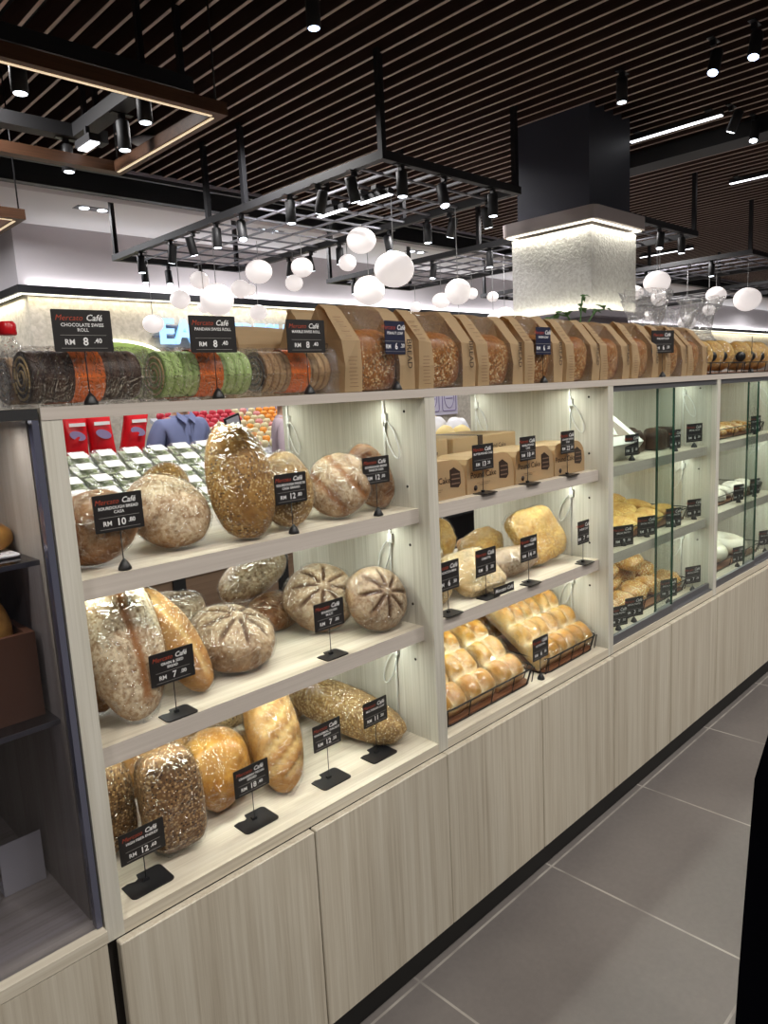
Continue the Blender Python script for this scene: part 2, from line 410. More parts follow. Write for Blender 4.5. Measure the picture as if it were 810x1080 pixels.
# ------------------------------------------------------------------ room
b = MB(); b.box((-5, -4, -0.05), (24, 9.5, 0)); struct('floor', b, 'floor')
b = MB()
x = -4.02
while x < 24:
    b.box((x, -4, 3.1), (x + 0.015, 4.07, 3.2), 0); b.box((x - 0.0005, -4, 3.098), (x + 0.0155, 4.07, 3.1005), 1)
    x += 0.1105
b.box((-5, -4, 3.32), (24, 4.45, 3.36), 2)
struct('ceiling', b, ['slat', 'slatlit', 'void'])
b = MB(); b.box((-5, 4.07, 3.06), (24, 4.10, 3.3), 0); b.box((-5, 4.42, 3.02), (24, 4.5, 3.36), 0)
b.box((-5, 4.05, 3.085), (24, 4.075, 3.105), 1); struct('trim_1', b, ['blackmatte', 'pillarlow'])
b = MB(); b.box((-5, 4.5, 3.16), (24, 9.5, 3.3), 0); b.box((-5, 4.49, 3.02), (24, 4.62, 3.17), 1); struct('trim_2', b, ['plaster', 'plaster2'])
# wall beyond the aisle: white above, lit cove band below the black strip
WY = 6.2; WX = 2.12
b = MB(); b.box((WX, WY, 2.60), (24, WY + 0.15, 3.17), 0); b.box((WX, WY + 0.15, 2.60), (WX + 0.15, 9.5, 3.17), 0); struct('wall_back', b, 'plaster2')
b = MB(); b.box((WX - 0.02, WY - 0.03, 2.53), (24, WY + 0.1, 2.60), 0); b.box((WX - 0.02, WY + 0.1, 2.53), (WX + 0.1, 9.5, 2.60), 0)
struct('trim_3', b, 'black')
b = MB(); b.box((WX + 0.01, WY + 0.005, 2.518), (24, WY + 0.03, 2.5295), 0); b.box((WX + 0.005, WY + 0.03, 2.518), (WX + 0.03, 9.5, 2.5295), 0)
struct('trim_4', b, 'ledcove')
b = MB(); b.box((WX + 0.10, WY + 0.10, 0), (24, WY + 0.25, 2.529), 0); b.box((WX + 0.10, WY + 0.25, 0), (WX + 0.25, 9.5, 2.529), 0); struct('wall_cove', b, 'covewall')
b = MB(); b.box((-5, 9.5, 0), (24, 9.6, 3.4), 0); struct('wall_far', b, 'plaster')
b = MB(); b.box((24, -4, 0), (24.1, 9.5, 3.4), 0); struct('wall_right', b, 'plaster')

# ------------------------------------------------------------------ counter cabinets
BAYL = ['open cabinet bay at the near end holding the big wrapped sourdough loaves',
        'open cabinet bay holding pound cakes, wrapped breads and pull-apart buns',
        'glass-fronted cabinet bay with white cake box and cheese pastries',
        'glass-fronted cabinet bay at the far end with white sugared rings']
def cable(mb, x, y, z, s=1):
    """a white lead hanging in a loop from a small plug"""
    mb.box((x - 0.009, y - 0.007, z - 0.052), (x - 0.001, y + 0.007, z - 0.03), 0)
    pts = [(x - 0.008, y, z - 0.02)]
    for i in range(21):
        a = 2 * PI * i / 20
        pts.append((x - 0.008, y - 0.028 * s * (1 - math.cos(a)) / 1.2 - 0.0, z - 0.06 - 0.035 * (1 - math.cos(a)) * 0.9 + 0.03 * math.sin(a)))
    mb.tube(pts, 0.0018, 0, 6)
    mb.tube([(x - 0.006, y + 0.003, z), (x - 0.006, y + 0.003, z - 0.28)], 0.0022, 0, 6)
for i in range(4):
    l = POST[i][1]; r0, r1 = POST[i + 1]
    ex = [0, 0.005, 0.005, 0.005][i]
    cab = thing('display_cabinet', BAYL[i], 'cabinet', ((l + r0) / 2, 0.2, 0), 0, 'cabinet bays of the bread counter', True)
    p = MB()
    p.box((r0, 0, DOORT + 0.003), (r1, DEEP, TB))
    for zz in (TB - 0.03, S1 + 0.05, S1 - 0.09, S2 + 0.05, S2 - 0.09):
        for yy in (0.065,): p.cyl((r0 - 0.0006, yy, zz), (r0 + 0.002, yy, zz), 0.0035, 1, 10)
    p.obj('partition', ['woodP', 'gap'], cab)
    if i == 0:
        p = MB(); p.box((POST[0][0], 0, DOORT + 0.003), (POST[0][1], DEEP, TB)); p.obj('partition', ['woodP', 'gap'], cab)
    for zt, zb in ((S1, S1 - 0.0335), (S2, S2 - 0.0345)):
        p = MB(); p.box((l, REC, zb), (r0, DEEP - 0.012, zt), 0); p.box((l, REC - 0.001, zb), (r0, REC + 0.0005, zt), 1)
        p.obj('shelf', ['woodX', 'woodXf'], cab)
    p = MB(); p.box((l, 0.0005, DOORT + 0.003), (r0, DEEP, DK), 0); p.obj('deck', ['woodX'], cab)
    p = MB(); p.box((l if i else POST[0][0], 0.012, DOORB + 0.005), (r1 - 0.0002, DEEP, DOORT + 0.0028)); p.obj('carcass', 'gap', cab)
    p = MB(); p.box((l if i else POST[0][0], 0.03, 0.0), (r1 - 0.0002, DEEP - 0.02, DOORB + 0.0045)); p.obj('plinth', 'plinth', cab, 'black recessed plinth')
    for k in range(2):
        a = POST[i][0] + 0.012 + (0.809 if i else 0.0) * 0
        w = (POST[i + 1][0] - POST[i][0])
        x0 = POST[i][0] + (0.015 if i == 0 else 0.0125) + k * w / 2; x1 = x0 + w / 2 - 0.0035
        p = MB(); p.box((x0, YD, DOORB), (x1, YD + 0.018, DOORT), 0, None, 0.0018)
        p.obj('door', 'woodZ', cab)
    for zc in (TB, S1 - 0.0335, S2 - 0.0345):
        for yy in (0.125, 0.49):
            p = MB(); p.box((l + 0.02, yy - 0.006, zc - 0.0012), (r0 - 0.012, yy + 0.006, zc - 0.0002)); p.obj('led_strip', 'led', cab)
    for n_, zc in enumerate((TB, S1 - 0.0335, S2 - 0.0345, TB)):
        p = MB(); cable(p, r0, 0.125 if n_ < 3 else 0.5, zc - 0.004, 1 if n_ in (0, 3) else -1)
        p.obj('cable', 'whiteplastic', cab, 'white looped light lead')
    if i >= 2:
        # sliding glass: rear pane right, front pane left, aluminium rails
        xm = l + (r0 - l) * 0.43; xo = l + (r0 - l) * 0.56
        if i == 3: xm = 2.865; xo = 2.95
        for za, zb in ((DK, DK + 0.006), (TB - 0.018, TB - 0.0005)):
            p = MB(); p.box((l, 0.004, za), (r0, 0.03, zb)); p.obj('rail', 'alu', cab, 'grey aluminium sliding rail')
        for (xa, xb, yy, edge) in ((l + 0.001, xo, 0.009, 1), (xm, r0 - 0.001, 0.02, 0)):
            p = MB(); p.box((xa, yy, DK + 0.02), (xb, yy + 0.005, TB - 0.0185), 0)
            pane = p.obj('glass_pane', 'glass', cab)
            ex_ = xa if not edge else xb
            p = MB(); p.box((ex_ - 0.003, yy - 0.0005, DK + 0.02), (ex_ + 0.003, yy + 0.0055, TB - 0.0185)); p.obj('polished_edge', 'glassedge', pane)
            p = MB(); p.box((xa, yy - 0.004, DK + 0.0062), (xb, yy + 0.008, DK + 0.028)); p.obj('bottom_rail', 'alu', pane)

p = MB(); p.box((POST[0][0], 0, TB + 0.0002), (POST[4][1], DEEP + 0.01, TOP), 0); p.box((POST[0][0], -0.001, TB), (POST[4][1], 0.0005, TOP), 1)
tag(p.obj('worktop', ['woodX', 'woodXf']), 'long pale wood top board running over all the cabinet bays', 'worktop')

M['caseshade'] = wood('pale_laminate_shaded', 'Z', [(p, tuple(c * .62 for c in q)) for p, q in PALE])  # the same pale laminate darkened, shade put into its colour
# glass case at the near end
gc = thing('glass_case', 'dark glass pastry case standing left of the open bread cabinets', 'display case', (-0.5, 0.2, 0), 0, None, True)
p = MB(); p.box((-1.1, 0.0, 0.05), (-0.0125, DEEP, 0.583), 1); p.box((-1.1, -0.016, 0.583), (-0.0125, DEEP, 0.603), 0); p.obj('base_deck', ['woodX', 'gap'], gc)
for k in range(2):
    p = MB(); p.box((-1.1 + k * 0.545, YD, DOORB), (-1.1 + k * 0.545 + 0.541, YD + 0.0145, 0.5825), 0, None, 0.0018); p.obj('door', 'woodZ', gc)
p = MB(); p.box((-1.1, 0.03, 0), (-0.0125, DEEP - 0.02, DOORB)); p.obj('plinth', 'plinth', gc, 'black recessed plinth')
p = MB(); p.box((-1.1, 0.004, 0.6035), (-0.014, 0.012, 1.425)); gp = p.obj('glass_pane', 'glasscase', gc, 'tinted front glass')
p = MB(); p.box((-0.0225, 0.0, 0.604), (-0.013, 0.016, 1.425)); p.obj('polished_edge', 'caseedge', gp, 'bluish polished glass edge')
p = MB(); p.box((-1.1, 0.0, 1.4255), (-0.0125, DEEP, 1.441)); p.obj('top_frame', 'blackmatte', gc)
p = MB(); p.box((-1.1, DEEP - 0.02, 0.6035), (-0.0125, DEEP, 1.425)); p.obj('back_panel', 'brownpanel', gc)
p = MB(); p.box((-1.1, 0.03, 0.6035), (-1.08, DEEP - 0.021, 1.425)); p.obj('end_panel', 'brownpanel', gc)
p = MB(); p.box((-0.0205, 0.03, 0.6035), (-0.0125, DEEP - 0.021, 1.425)); p.obj('end_panel', 'caseshade', gc)
for zz in (0.945, 1.205):
    p = MB(); p.box((-1.078, 0.05, zz), (-0.021, DEEP - 0.022, zz + 0.008), 0); p.box((-1.078, 0.048, zz), (-0.021, 0.0499, zz + 0.008), 1); p.obj('glass_shelf', ['glasscase', 'alu'], gc)
p = MB()
for k in range(36):
    p.box((-0.5 + k * 0.013, 0.10, 1.4195), (-0.494 + k * 0.013, 0.106, 1.425)); p.box((-0.5 + k * 0.013, 0.13, 1.4195), (-0.494 + k * 0.013, 0.136, 1.425))
p.obj('led_strip', 'led', gc, 'dotted strip of small lamps')

# ------------------------------------------------------------------ breads
def basis(a, t):
    x = Vector(a).normalized(); z = Vector(t); z = (z - x * z.dot(x)).normalized(); y = z.cross(x)
    return Matrix((x, y, z)).transposed().to_4x4()
def sc_radial(x, y, z, n=8):
    if z < 0.1: return 0
    r = math.hypot(x, y); a = math.atan2(y, x); d = abs(((a * n / (2 * PI)) % 1) - 0.5) * 2 * PI / n * r
    return min(1, 1.5 * max(0, 1 - d / 0.075)) * min(1, max(0, (r - 0.10) / 0.1)) * min(1, max(0, (0.88 - r) / 0.15))
def sc_stripe(x, y, z): return max(0, 1 - abs(y - 0.1 * math.sin(2.5 * x)) / 0.17) * (abs(x) < 0.78) if z > 0 else 0
def sc_diag(x, y, z):
    if z < 0: return 0
    d = abs((((x * 1.0 + y * 0.35) * 3.0) % 1) - 0.5) / 3.0
    return min(1, 1.5 * max(0, 1 - d / 0.08)) * (abs(y) < 0.75) * (abs(x) < 0.88)
def sc_cross(x, y, z):
    if z < 0: return 0
    return max(0, 1 - abs(abs(x + y * 0.15) - 0.38) / 0.13) * (abs(y) < 0.92)
def sc_none(x, y, z): return 0
SC = {'radial': sc_radial, 'stripe': sc_stripe, 'diag': sc_diag, 'cross': sc_cross, 'none': sc_none}
def loaf_mesh(r, kind='none', depth=0.09, power=2.0, flat=0.55, lump=0.05, seed=0, nu=64, nv=36, taper=0.0, flourtop=1.0):
    rx, ry, rz = r; vs = []; fl = []; scv = []
    f = SC[kind]
    for j in range(nv + 1):
        th = PI * j / nv
        for i in range(nu):
            ph = 2 * PI * i / nu
            d = Vector((math.cos(th), math.sin(th) * math.cos(ph), math.sin(th) * math.sin(ph)))
            if power != 2.0:
                k = (abs(d.x) ** power + abs(d.y) ** power + abs(d.z) ** power) ** (-1 / power); q = d * k
            else: q = d.copy()
            s = f(q.x, q.y, q.z)
            n_ = noise.noise(Vector((q.x * 1.3 + seed * 7.1, q.y * 1.3, q.z * 1.3))) * lump + noise.noise(Vector((q.x * 4 + seed, q.y * 4, q.z * 4))) * lump * 0.35
            k = 1 + n_ - s * depth
            q2 = q * k
            if q2.z < -flat: q2.z = -flat - (abs(q2.z) - flat) * 0.18
            w = 1 - taper * q.x
            vs.append((q2.x * rx, q2.y * ry * w, q2.z * rz * w)); scv.append(s)
            fl.append(max(0.0, min(1.0, 0.2 + q.z * 1.0)) * flourtop)
    fs = []
    for j in range(nv):
        for i in range(nu):
            k = (i + 1) % nu; fs.append((j * nu + i, (j + 1) * nu + i, (j + 1) * nu + k, j * nu + k))
    return vs, fs, scv, fl
def attrs(me, scv, fl):
    a = me.attributes.new('score', 'FLOAT', 'POINT'); a.data.foreach_set('value', scv)
    a = me.attributes.new('flour', 'FLOAT', 'POINT'); a.data.foreach_set('value', fl)
def wrap_fn(scale, seed, crinkle=0.05):
    def g(p):
        n1 = noise.noise(Vector((p[0] * 26 + seed, p[1] * 26, p[2] * 26)))
        n2 = noise.noise(Vector((p[0] * 60 + seed, p[1] * 60, p[2] * 60)))
        k = scale + n1 * crinkle + n2 * crinkle * 0.5
        return (p[0] * k, p[1] * k, p[2] * k)
    return g
from mathutils.bvhtree import BVHTree
placed = []
def obstacle(vs, fs):
    lo = Vector([min(p[i] for p in vs) for i in range(3)]); hi = Vector([max(p[i] for p in vs) for i in range(3)])
    placed.append((BVHTree.FromPolygons(vs, fs), lo, hi))
for a_, b_ in POST:
    q_ = MB(); q_.box((a_, 0, DK), (b_, DEEP, TB)); obstacle([Vector(p) for p in q_.v], q_.f)
def settle(vs, fs):
    """smallest shift (mostly backwards) that keeps a loaf clear of the things already standing there"""
    lo = Vector([min(p[i] for p in vs) for i in range(3)]); hi = Vector([max(p[i] for p in vs) for i in range(3)])
    tries = [Vector((0, 0, 0))] + [Vector((math.sin(a) * r, math.cos(a) * r, 0)) for r in (.006, .012, .018, .025, .033, .042, .052, .065, .08, .1) for a in (0, .8, -.8, 1.57, -1.57, 2.4, -2.4)]
    for d in tries:
        near = [q for q in placed if all(lo[i] + d[i] < q[2][i] and hi[i] + d[i] > q[1][i] for i in range(3))]
        if not near: return d
        t_ = BVHTree.FromPolygons([p + d for p in vs], fs)
        if not any(t_.overlap(q[0]) for q in near): return d
    return tries[0]
cnt = [0]
def bread(name, label, cat, xy, z, r, a, t, m, kind='none', wrap='wrap', group=None, **k):
    cnt[0] += 1; seed = cnt[0] * 1.37
    vs, fs, sc, fl = loaf_mesh(r, kind, seed=seed, **k)
    me = bpy.data.meshes.new(name); me.from_pydata(vs, [], fs); me.polygons.foreach_set('use_smooth', [True] * len(fs))
    me.materials.append(B[m]); attrs(me, sc, fl); recalc(me)
    o = bpy.data.objects.new(name, me); COL.objects.link(o)
    mx = basis(a, t); pad = 1.035 if wrap else 1.0
    zmin = min((mx @ Vector(p)).z for p in vs) * pad
    mx.translation = Vector((xy[0], xy[1], z - zmin + 0.0008))
    wv_ = [mx @ (Vector(p) * (1.02 if wrap else 1.0)) for p in vs]; dd = settle(wv_, fs)
    mx.translation = mx.translation + dd; o.matrix_world = mx; obstacle([p + dd for p in wv_], fs)
    tag(o, label, cat, group)
    if wrap:
        g = wrap_fn(1.045, seed); wv = [g(p) for p in vs]
        lowest = min((mx.to_3x3() @ Vector(p)).z for p in wv)
        floor_ = zmin
        inv = mx.to_3x3().inverted()
        out = []
        for p in wv:
            q = mx.to_3x3() @ Vector(p)
            if q.z < floor_: q.z = floor_
            out.append(tuple(inv @ q))
        w = bpy.data.meshes.new('plastic_wrap'); w.from_pydata(out, [], fs); w.polygons.foreach_set('use_smooth', [True] * len(fs))
        w.materials.append(M[wrap]); recalc(w)
        wo = bpy.data.objects.new('plastic_wrap', w); COL.objects.link(wo); wo.parent = o
        wo['label'] = 'clear crinkled plastic wrap'
    return o

G1 = 'wrapped loaves on the open shelves'
# upper shelf
bread('sourdough_loaf', 'dark brown round loaf at the near end of the upper shelf, behind a price card', 'bread', (0.095, 0.125), S1, (0.08, 0.068, 0.055), (0.7, -0.6, 0.2), (-0.3, -0.65, 0.7), 'rustic', group=G1)
bread('sourdough_loaf', 'floury brown oval loaf tilted beside the tall seeded loaf on the upper shelf', 'bread', (0.216, 0.112), S1, (0.082, 0.070, 0.055), (0.7, -0.45, -0.5), (-0.25, -0.65, 0.75), 'floury', group=G1, flourtop=1.0)
bread('seeded_loaf', 'tall golden seeded loaf standing on end on the upper shelf', 'bread', (0.352, 0.092), S1, (0.114, 0.062, 0.05), (-0.03, 0.25, 1), (-0.25, -1, 0.3), 'seeded', group=G1, taper=0.06, power=2.3)
bread('seeded_loaf', 'dark seeded loaf half hidden behind the tall golden one', 'bread', (0.30, 0.27), S1, (0.085, 0.055, 0.05), (0.6, 0.2, 0.75), (0, -1, 0.4), 'seeded', group=G1)
bread('seeded_loaf', 'round grain-coated loaf behind the card, right beside the tall golden loaf', 'bread', (0.500, 0.112), S1, (0.080, 0.058, 0.05), (0.08, 0.3, 1), (-0.35, -0.9, 0.35), 'oat', group=G1)
bread('seeded_loaf', 'seeded loaf lying at the back of the upper shelf behind the grain-coated loaf', 'bread', (0.53, 0.29), S1, (0.095, 0.07, 0.06), (1, 0.2, 0.3), (0, -0.5, 1), 'rosette', group=G1)
bread('sourdough_loaf', 'round loaf with two pale floury cuts across its crust on the upper shelf', 'bread', (0.642, 0.108), S1, (0.073, 0.074, 0.050), (0.62, -0.52, 0.55), (-0.4, -0.62, 0.65), 'floury', 'cross', group=G1)
bread('sourdough_loaf', 'small floury oval loaf leaning against the partition on the upper shelf', 'bread', (0.752, 0.120), S1, (0.080, 0.050, 0.042), (0.30, -0.2, -0.85), (-0.45, -0.8, 0.2), 'rustic', group=G1, flourtop=1.3)
# middle shelf
bread('long_loaf', 'long white-floured loaf with a brown slash, standing at the near end of the middle shelf', 'bread', (0.126, 0.124), S2, (0.148, 0.071, 0.048), (0.03, 0.36, 1), (0.05, -1, 0.40), 'floury', 'stripe', group=G1, flourtop=1.4, taper=0.05)
bread('long_loaf', 'brown loaf standing just behind the long white-floured one', 'bread', (0.092, 0.205), S2, (0.142, 0.062, 0.045), (0.0, 0.30, 1), (-0.1, -1, 0.4), 'rustic', group=G1)
bread('long_loaf', 'slim brown loaf leaning behind the grain bread price card', 'bread', (0.222, 0.138), S2, (0.118, 0.046, 0.04), (-0.25, 0.55, 0.85), (0.1, -1, 0.5), 'baton', 'stripe', group=G1)
bread('rosette_loaf', 'round loaf with star cuts lying flat in the middle of the shelf', 'bread', (0.384, 0.182), S2, (0.096, 0.092, 0.060), (1, 0.25, 0), (-0.12, -0.45, 1), 'rosette', 'radial', group=G1, depth=0.12, nu=96, nv=60)
bread('rosette_loaf', 'round star-cut loaf tilted up behind the handwritten price card', 'bread', (0.660, 0.222), S2, (0.092, 0.086, 0.056), (1, -0.3, 0.1), (-0.35, -0.65, 0.75), 'rosette', 'radial', group=G1, depth=0.12, nu=96, nv=60)
bread('rosette_loaf', 'round star-cut loaf tilted against the partition end of the middle shelf', 'bread', (0.730, 0.108), S2, (0.080, 0.078, 0.052), (0.75, -0.3, -0.4), (-0.42, -0.65, 0.65), 'rosette', 'radial', group=G1, depth=0.12, nu=96, nv=60)
bread('oval_loaf', 'oval floury loaf with a split top at the back behind the long white loaf', 'bread', (0.325, 0.355), S2 + 0.02, (0.092, 0.066, 0.062), (1, -0.1, 0.18), (0, -0.5, 1), 'rosette', 'stripe', group=G1, lump=0.1)
bread('oval_loaf', 'lower oval loaf of the pair at the back of the middle shelf', 'bread', (0.60, 0.33), S2, (0.088, 0.06, 0.042), (1, 0.4, 0), (0, -0.3, 1), 'rustic', group=G1, flourtop=1.5)
bread('oval_loaf', 'upper oval loaf of the pair at the back of the middle shelf', 'bread', (0.605, 0.375), S2 + 0.060, (0.108, 0.055, 0.046), (1, 0.15, 0.28), (0, -0.5, 1), 'rosette', group=G1, flourtop=1.3)
# deck
bread('grain_loaf', 'dark grain block loaf half hidden by the end post on the deck', 'bread', (0.086, 0.205), DK, (0.090, 0.052, 0.05), (-0.05, 0.05, 1), (0, -1, 0.05), 'grain', group=G1, power=3.6)
bread('grain_loaf', 'upright nut-crusted block loaf at the front of the deck', 'bread', (0.176, 0.120), DK, (0.094, 0.057, 0.055), (0.0, 0.1, 1), (-0.25, -1, 0.1), 'grain', group=G1, power=3.8)
bread('round_bun_loaf', 'shiny golden round loaf beside the upright grain block', 'bread', (0.298, 0.165), DK, (0.085, 0.078, 0.062), (0.5, 0.5, 0.7), (0.1, -0.8, 0.6), 'golden', group=G1, lump=0.09)
bread('round_bun_loaf', 'golden loaf lying at the back behind the grain blocks', 'bread', (0.225, 0.285), DK + 0.045, (0.115, 0.065, 0.058), (1, 0.1, 0.15), (0, -0.3, 1), 'baton', group=G1)
bread('baton_loaf', 'golden baton with slanted cuts leaning back in the middle of the deck', 'bread', (0.462, 0.172), DK, (0.132, 0.060, 0.046), (0.2, 0.55, 0.75), (0.0, -0.8, 0.75), 'baton', 'diag', group=G1, depth=0.08, power=2.2)
bread('baton_loaf', 'pale floury baton lying high at the back of the deck', 'bread', (0.42, 0.31), DK + 0.078, (0.11, 0.040, 0.036), (1, 0.05, 0.12), (0, -0.4, 1), 'pale', group=G1)
bread('baton_loaf', 'golden brown baton under the pale one at the back of the deck', 'bread', (0.42, 0.29), DK, (0.12, 0.045, 0.042), (1, -0.1, 0.0), (0, -0.4, 1), 'baton', group=G1)
bread('oat_baton', 'oat-crusted baton pointing to the front at the partition end of the deck', 'bread', (0.712, 0.215), DK, (0.165, 0.060, 0.056), (-0.26, 0.95, 0.20), (0, 0, 1), 'oat', group=G1, power=2.4)
bread('oat_baton', 'oat-crusted baton lying behind the front oat baton', 'bread', (0.62, 0.42), DK, (0.13, 0.05, 0.05), (-0.55, 0.6, 0.1), (0, -0.2, 1), 'oat', group=G1, power=2.4)

# ------------------------------------------------------------------ price signs
WORDXF = Matrix.Identity(4)
_shared = {}
def sign(x, y, z, hc, lines, price, label, w=0.082, h=0.056, base='flat', rz=0.0, blue=False, lean=0.0, plain=False):
    t = thing('price_sign', label, 'price sign', (x, y, z), rz, 'black price cards on wire stands')
    xf = Matrix.Translation((0, 0, hc)) @ Matrix.Rotation(lean, 4, 'X')
    p = MB(); p.prism(rounded(-w / 2, -h / 2, w / 2, h / 2, 0.0015, 2), 'y', -0.0006, 0.0006, 0, xf)
    c = p.obj('card', 'cardblue' if blue else 'card', t)
    p = MB(); f = xf @ Matrix.Translation((0, -0.0011, 0)); s = h / 0.056
    text(p, 'Mercato', 0.0108 * s, 0.001 * s, 0.0135 * s, 1, 0.28, -0.0001, 'RIGHT', f)
    text(p, 'Caf\u00e9', 0.0118 * s, 0.005 * s, 0.0135 * s, 0, 0.28, 0.0002, 'LEFT', f)
    for i, ln in enumerate(lines): text(p, ln, 0.0064 * s, 0, (0.0055 - i * 0.0066) * s, 0, 0, 0.0001, 'CENTER', f)
    p.box((-0.031 * s, -0.0002, -0.0063 * s), (0.031 * s, 0, -0.0058 * s), 2, f)
    p.box((-0.031 * s, -0.0002, -0.0236 * s), (0.031 * s, 0, -0.0231 * s), 2, f)
    a, c_ = price
    text(p, 'RM', 0.0100 * s, -0.026 * s, -0.0185 * s, 0, 0, 0.0002, 'LEFT', f)
    text(p, a, 0.0150 * s, 0.002 * s, -0.0195 * s, 0, 0, 0.0003, 'CENTER', f)
    text(p, '.' + c_, 0.0092 * s, 0.013 * s, -0.0165 * s, 0, 0, 0.0002, 'LEFT', f)
    p.obj('lettering', ['white', 'red', 'greyline'], c, 'white and red lettering', fix=False)
    if 'stem' + base not in _shared:
        q = MB(); q.cyl((0, 0.002, 0.001), (0, 0.002, 1.0), 0.0009, 0, 6); _shared['stem' + base] = q.mesh('stem', 'black')
        q = MB()
        if base == 'flat':
            poly = rounded(-0.031, -0.024, 0.031, 0.024, 0.007, 4)
            poly = [(u, v) for u, v in poly if not (u < -0.005 and v > 0.01)]
            i = max(k for k in range(len(poly)) if poly[k][0] > -0.005 and poly[k][1] > 0.01)
            poly[i + 1:i + 1] = [(-0.004, 0.024), (-0.006, 0.014), (-0.012, 0.011), (-0.022, 0.014), (-0.031, 0.012)]
            q.prism(poly, 'z', 0.0006, 0.0026)
            q.box((-0.004, 0.0, 0.0026), (0.004, 0.006, 0.008))
        else:
            q.lathe([(0.011, 0.0006), (0.011, 0.004), (0.007, 0.012), (0.002, 0.019)], n=14)
        _shared['base' + base] = q.mesh('base', 'black')
    st = put('stem', _shared['stem' + base], t); st.scale = (1, 1, hc - h * 0.3)
    bs = put('base', _shared['base' + base], t)
    if base == 'flat' and z == DK: bs.scale = (1.3, 1.3, 1)
    return t
# on the worktop
sign(0.074, 0.0165, TOP, 0.112, ['CHOCOLATE SWISS', 'ROLL'], ('8', '40'), 'black price card for the chocolate swiss roll, standing on the worktop', 0.088, 0.062, 'clip', R(-4))
sign(0.300, 0.0165, TOP, 0.111, ['PANDAN SWISS ROLL'], ('8', '40'), 'black price card in front of the green pandan roll', 0.088, 0.062, 'clip', R(-4))
sign(0.505, 0.0165, TOP, 0.111, ['MARBLE SWISS ROLL'], ('8', '40'), 'black price card in front of the brown marble roll', 0.088, 0.062, 'clip', R(-4))
sign(0.748, 0.0155, TOP, 0.112, ['PEANUT LOAF'], ('6', '20'), 'bluish price card before the first paper bread bag', 0.066, 0.07, 'clip', R(4), True)
sign(1.318, 0.0155, TOP, 0.112, ['RAISIN LOAF'], ('6', '20'), 'bluish price card before the fourth paper bread bag', 0.07, 0.072, 'clip', R(0), True)
sign(2.038, 0.0155, TOP, 0.118, ['WALNUT LOAF'], ('6', '20'), 'black price card between the last paper bags over the glass doors', 0.11, 0.075, 'clip', R(-15))
sign(2.87, 0.0165, TOP, 0.112, ['MILK BUN'], ('5', '20'), 'black price card in front of the wire tray of round buns', 0.07, 0.072, 'clip', R(20))
# bay one
sign(0.112, 0.048, S1, 0.098, ['SOURDOUGH BREAD', 'CASA'], ('10', '80'), 'price card reading ten eighty in front of the dark round loaf', 0.084, 0.062, 'clip')
sign(0.466, 0.048, S1, 0.092, ['SOURDOUGH PANE DI', 'CASA GRANO'], ('12', '80'), 'price card in front of the round grain-coated loaf on the upper shelf', 0.078, 0.06, 'clip')
sign(0.700, 0.046, S1, 0.102, ['SOURDOUGH BREAD', 'PANE DI CASA'], ('12', '00'), 'price card in front of the small floury loaf by the partition', 0.08, 0.06, 'clip')
sign(0.183, 0.058, S2, 0.092, ['GRAIN & SEED', 'BREAD'], ('7', '00'), 'price card reading seven ringgit in front of the long white loaf', 0.086, 0.06)
sign(0.552, 0.06, S2, 0.092, ['SOURDOUGH', 'MULTI'], ('7', '00'), 'brownish price card in front of the star-cut loaves on the middle shelf', 0.082, 0.06)
sign(0.094, 0.062, DK, 0.080, ['HIGH FIBER ENERGY'], ('12', '60'), 'price card reading twelve sixty at the front corner of the deck', 0.084, 0.058)
sign(0.334, 0.072, DK, 0.094, ['CRANBERRY PECAN', 'SEEDED'], ('18', '40'), 'price card reading eighteen forty beside the golden round loaf', 0.082, 0.058)
sign(0.538, 0.078, DK, 0.107, ['WHOLEMEAL WALNUT', 'BREAD'], ('12', '50'), 'price card reading twelve fifty beside the slashed baton', 0.078, 0.06)
sign(0.686, 0.078, DK, 0.107, ['MULTIGRAIN LOAF'], ('11', '50'), 'price card reading eleven fifty before the oat baton', 0.076, 0.06)
for (x_, y_, z_, lb) in ((0.305, 0.40, S2, 'loose black sign base beside the back loaf on the middle shelf'),):
    pass
# bay two
sign(1.082, 0.047, S1, 0.094, ['BUTTER POUND CAKE'], ('13', '20'), 'price card over the second pound cake box', 0.086, 0.066)
sign(1.282, 0.047, S1, 0.098, ['MARBLE POUND', 'CAKE'], ('18', '60'), 'price card over the third pound cake box', 0.074, 0.066)
sign(1.486, 0.047, S1, 0.098, ['ORANGE POUND', 'CAKE'], ('22', '50'), 'price card over the last pound cake box by the partition', 0.072, 0.066)
sign(0.928, 0.047, S2, 0.098, ['FOCACCIA MINI'], ('6', '50'), 'price card at the post end of the clear-bagged breads', 0.084, 0.074)
sign(1.098, 0.06, S2, 0.098, ['CIABATTA'], ('5', '20'), 'price card in front of the pale square bread with black band', 0.086, 0.072)
sign(1.278, 0.047, S2, 0.102, ['MULTIGRAIN'], ('14', '20'), 'price card in front of the speckled baton in the second bay', 0.08, 0.07)
sign(1.572, 0.047, S2, 0.098, ['CHEESE LOAF'], ('7', '80'), 'price card beside the big cheese-topped square bread', 0.066, 0.072)
sign(1.302, 0.03, DK, 0.096, ['BUTTER ROLL'], ('6', '20'), 'price card between the two wire trays of pull-apart buns', 0.078, 0.066, 'clip')
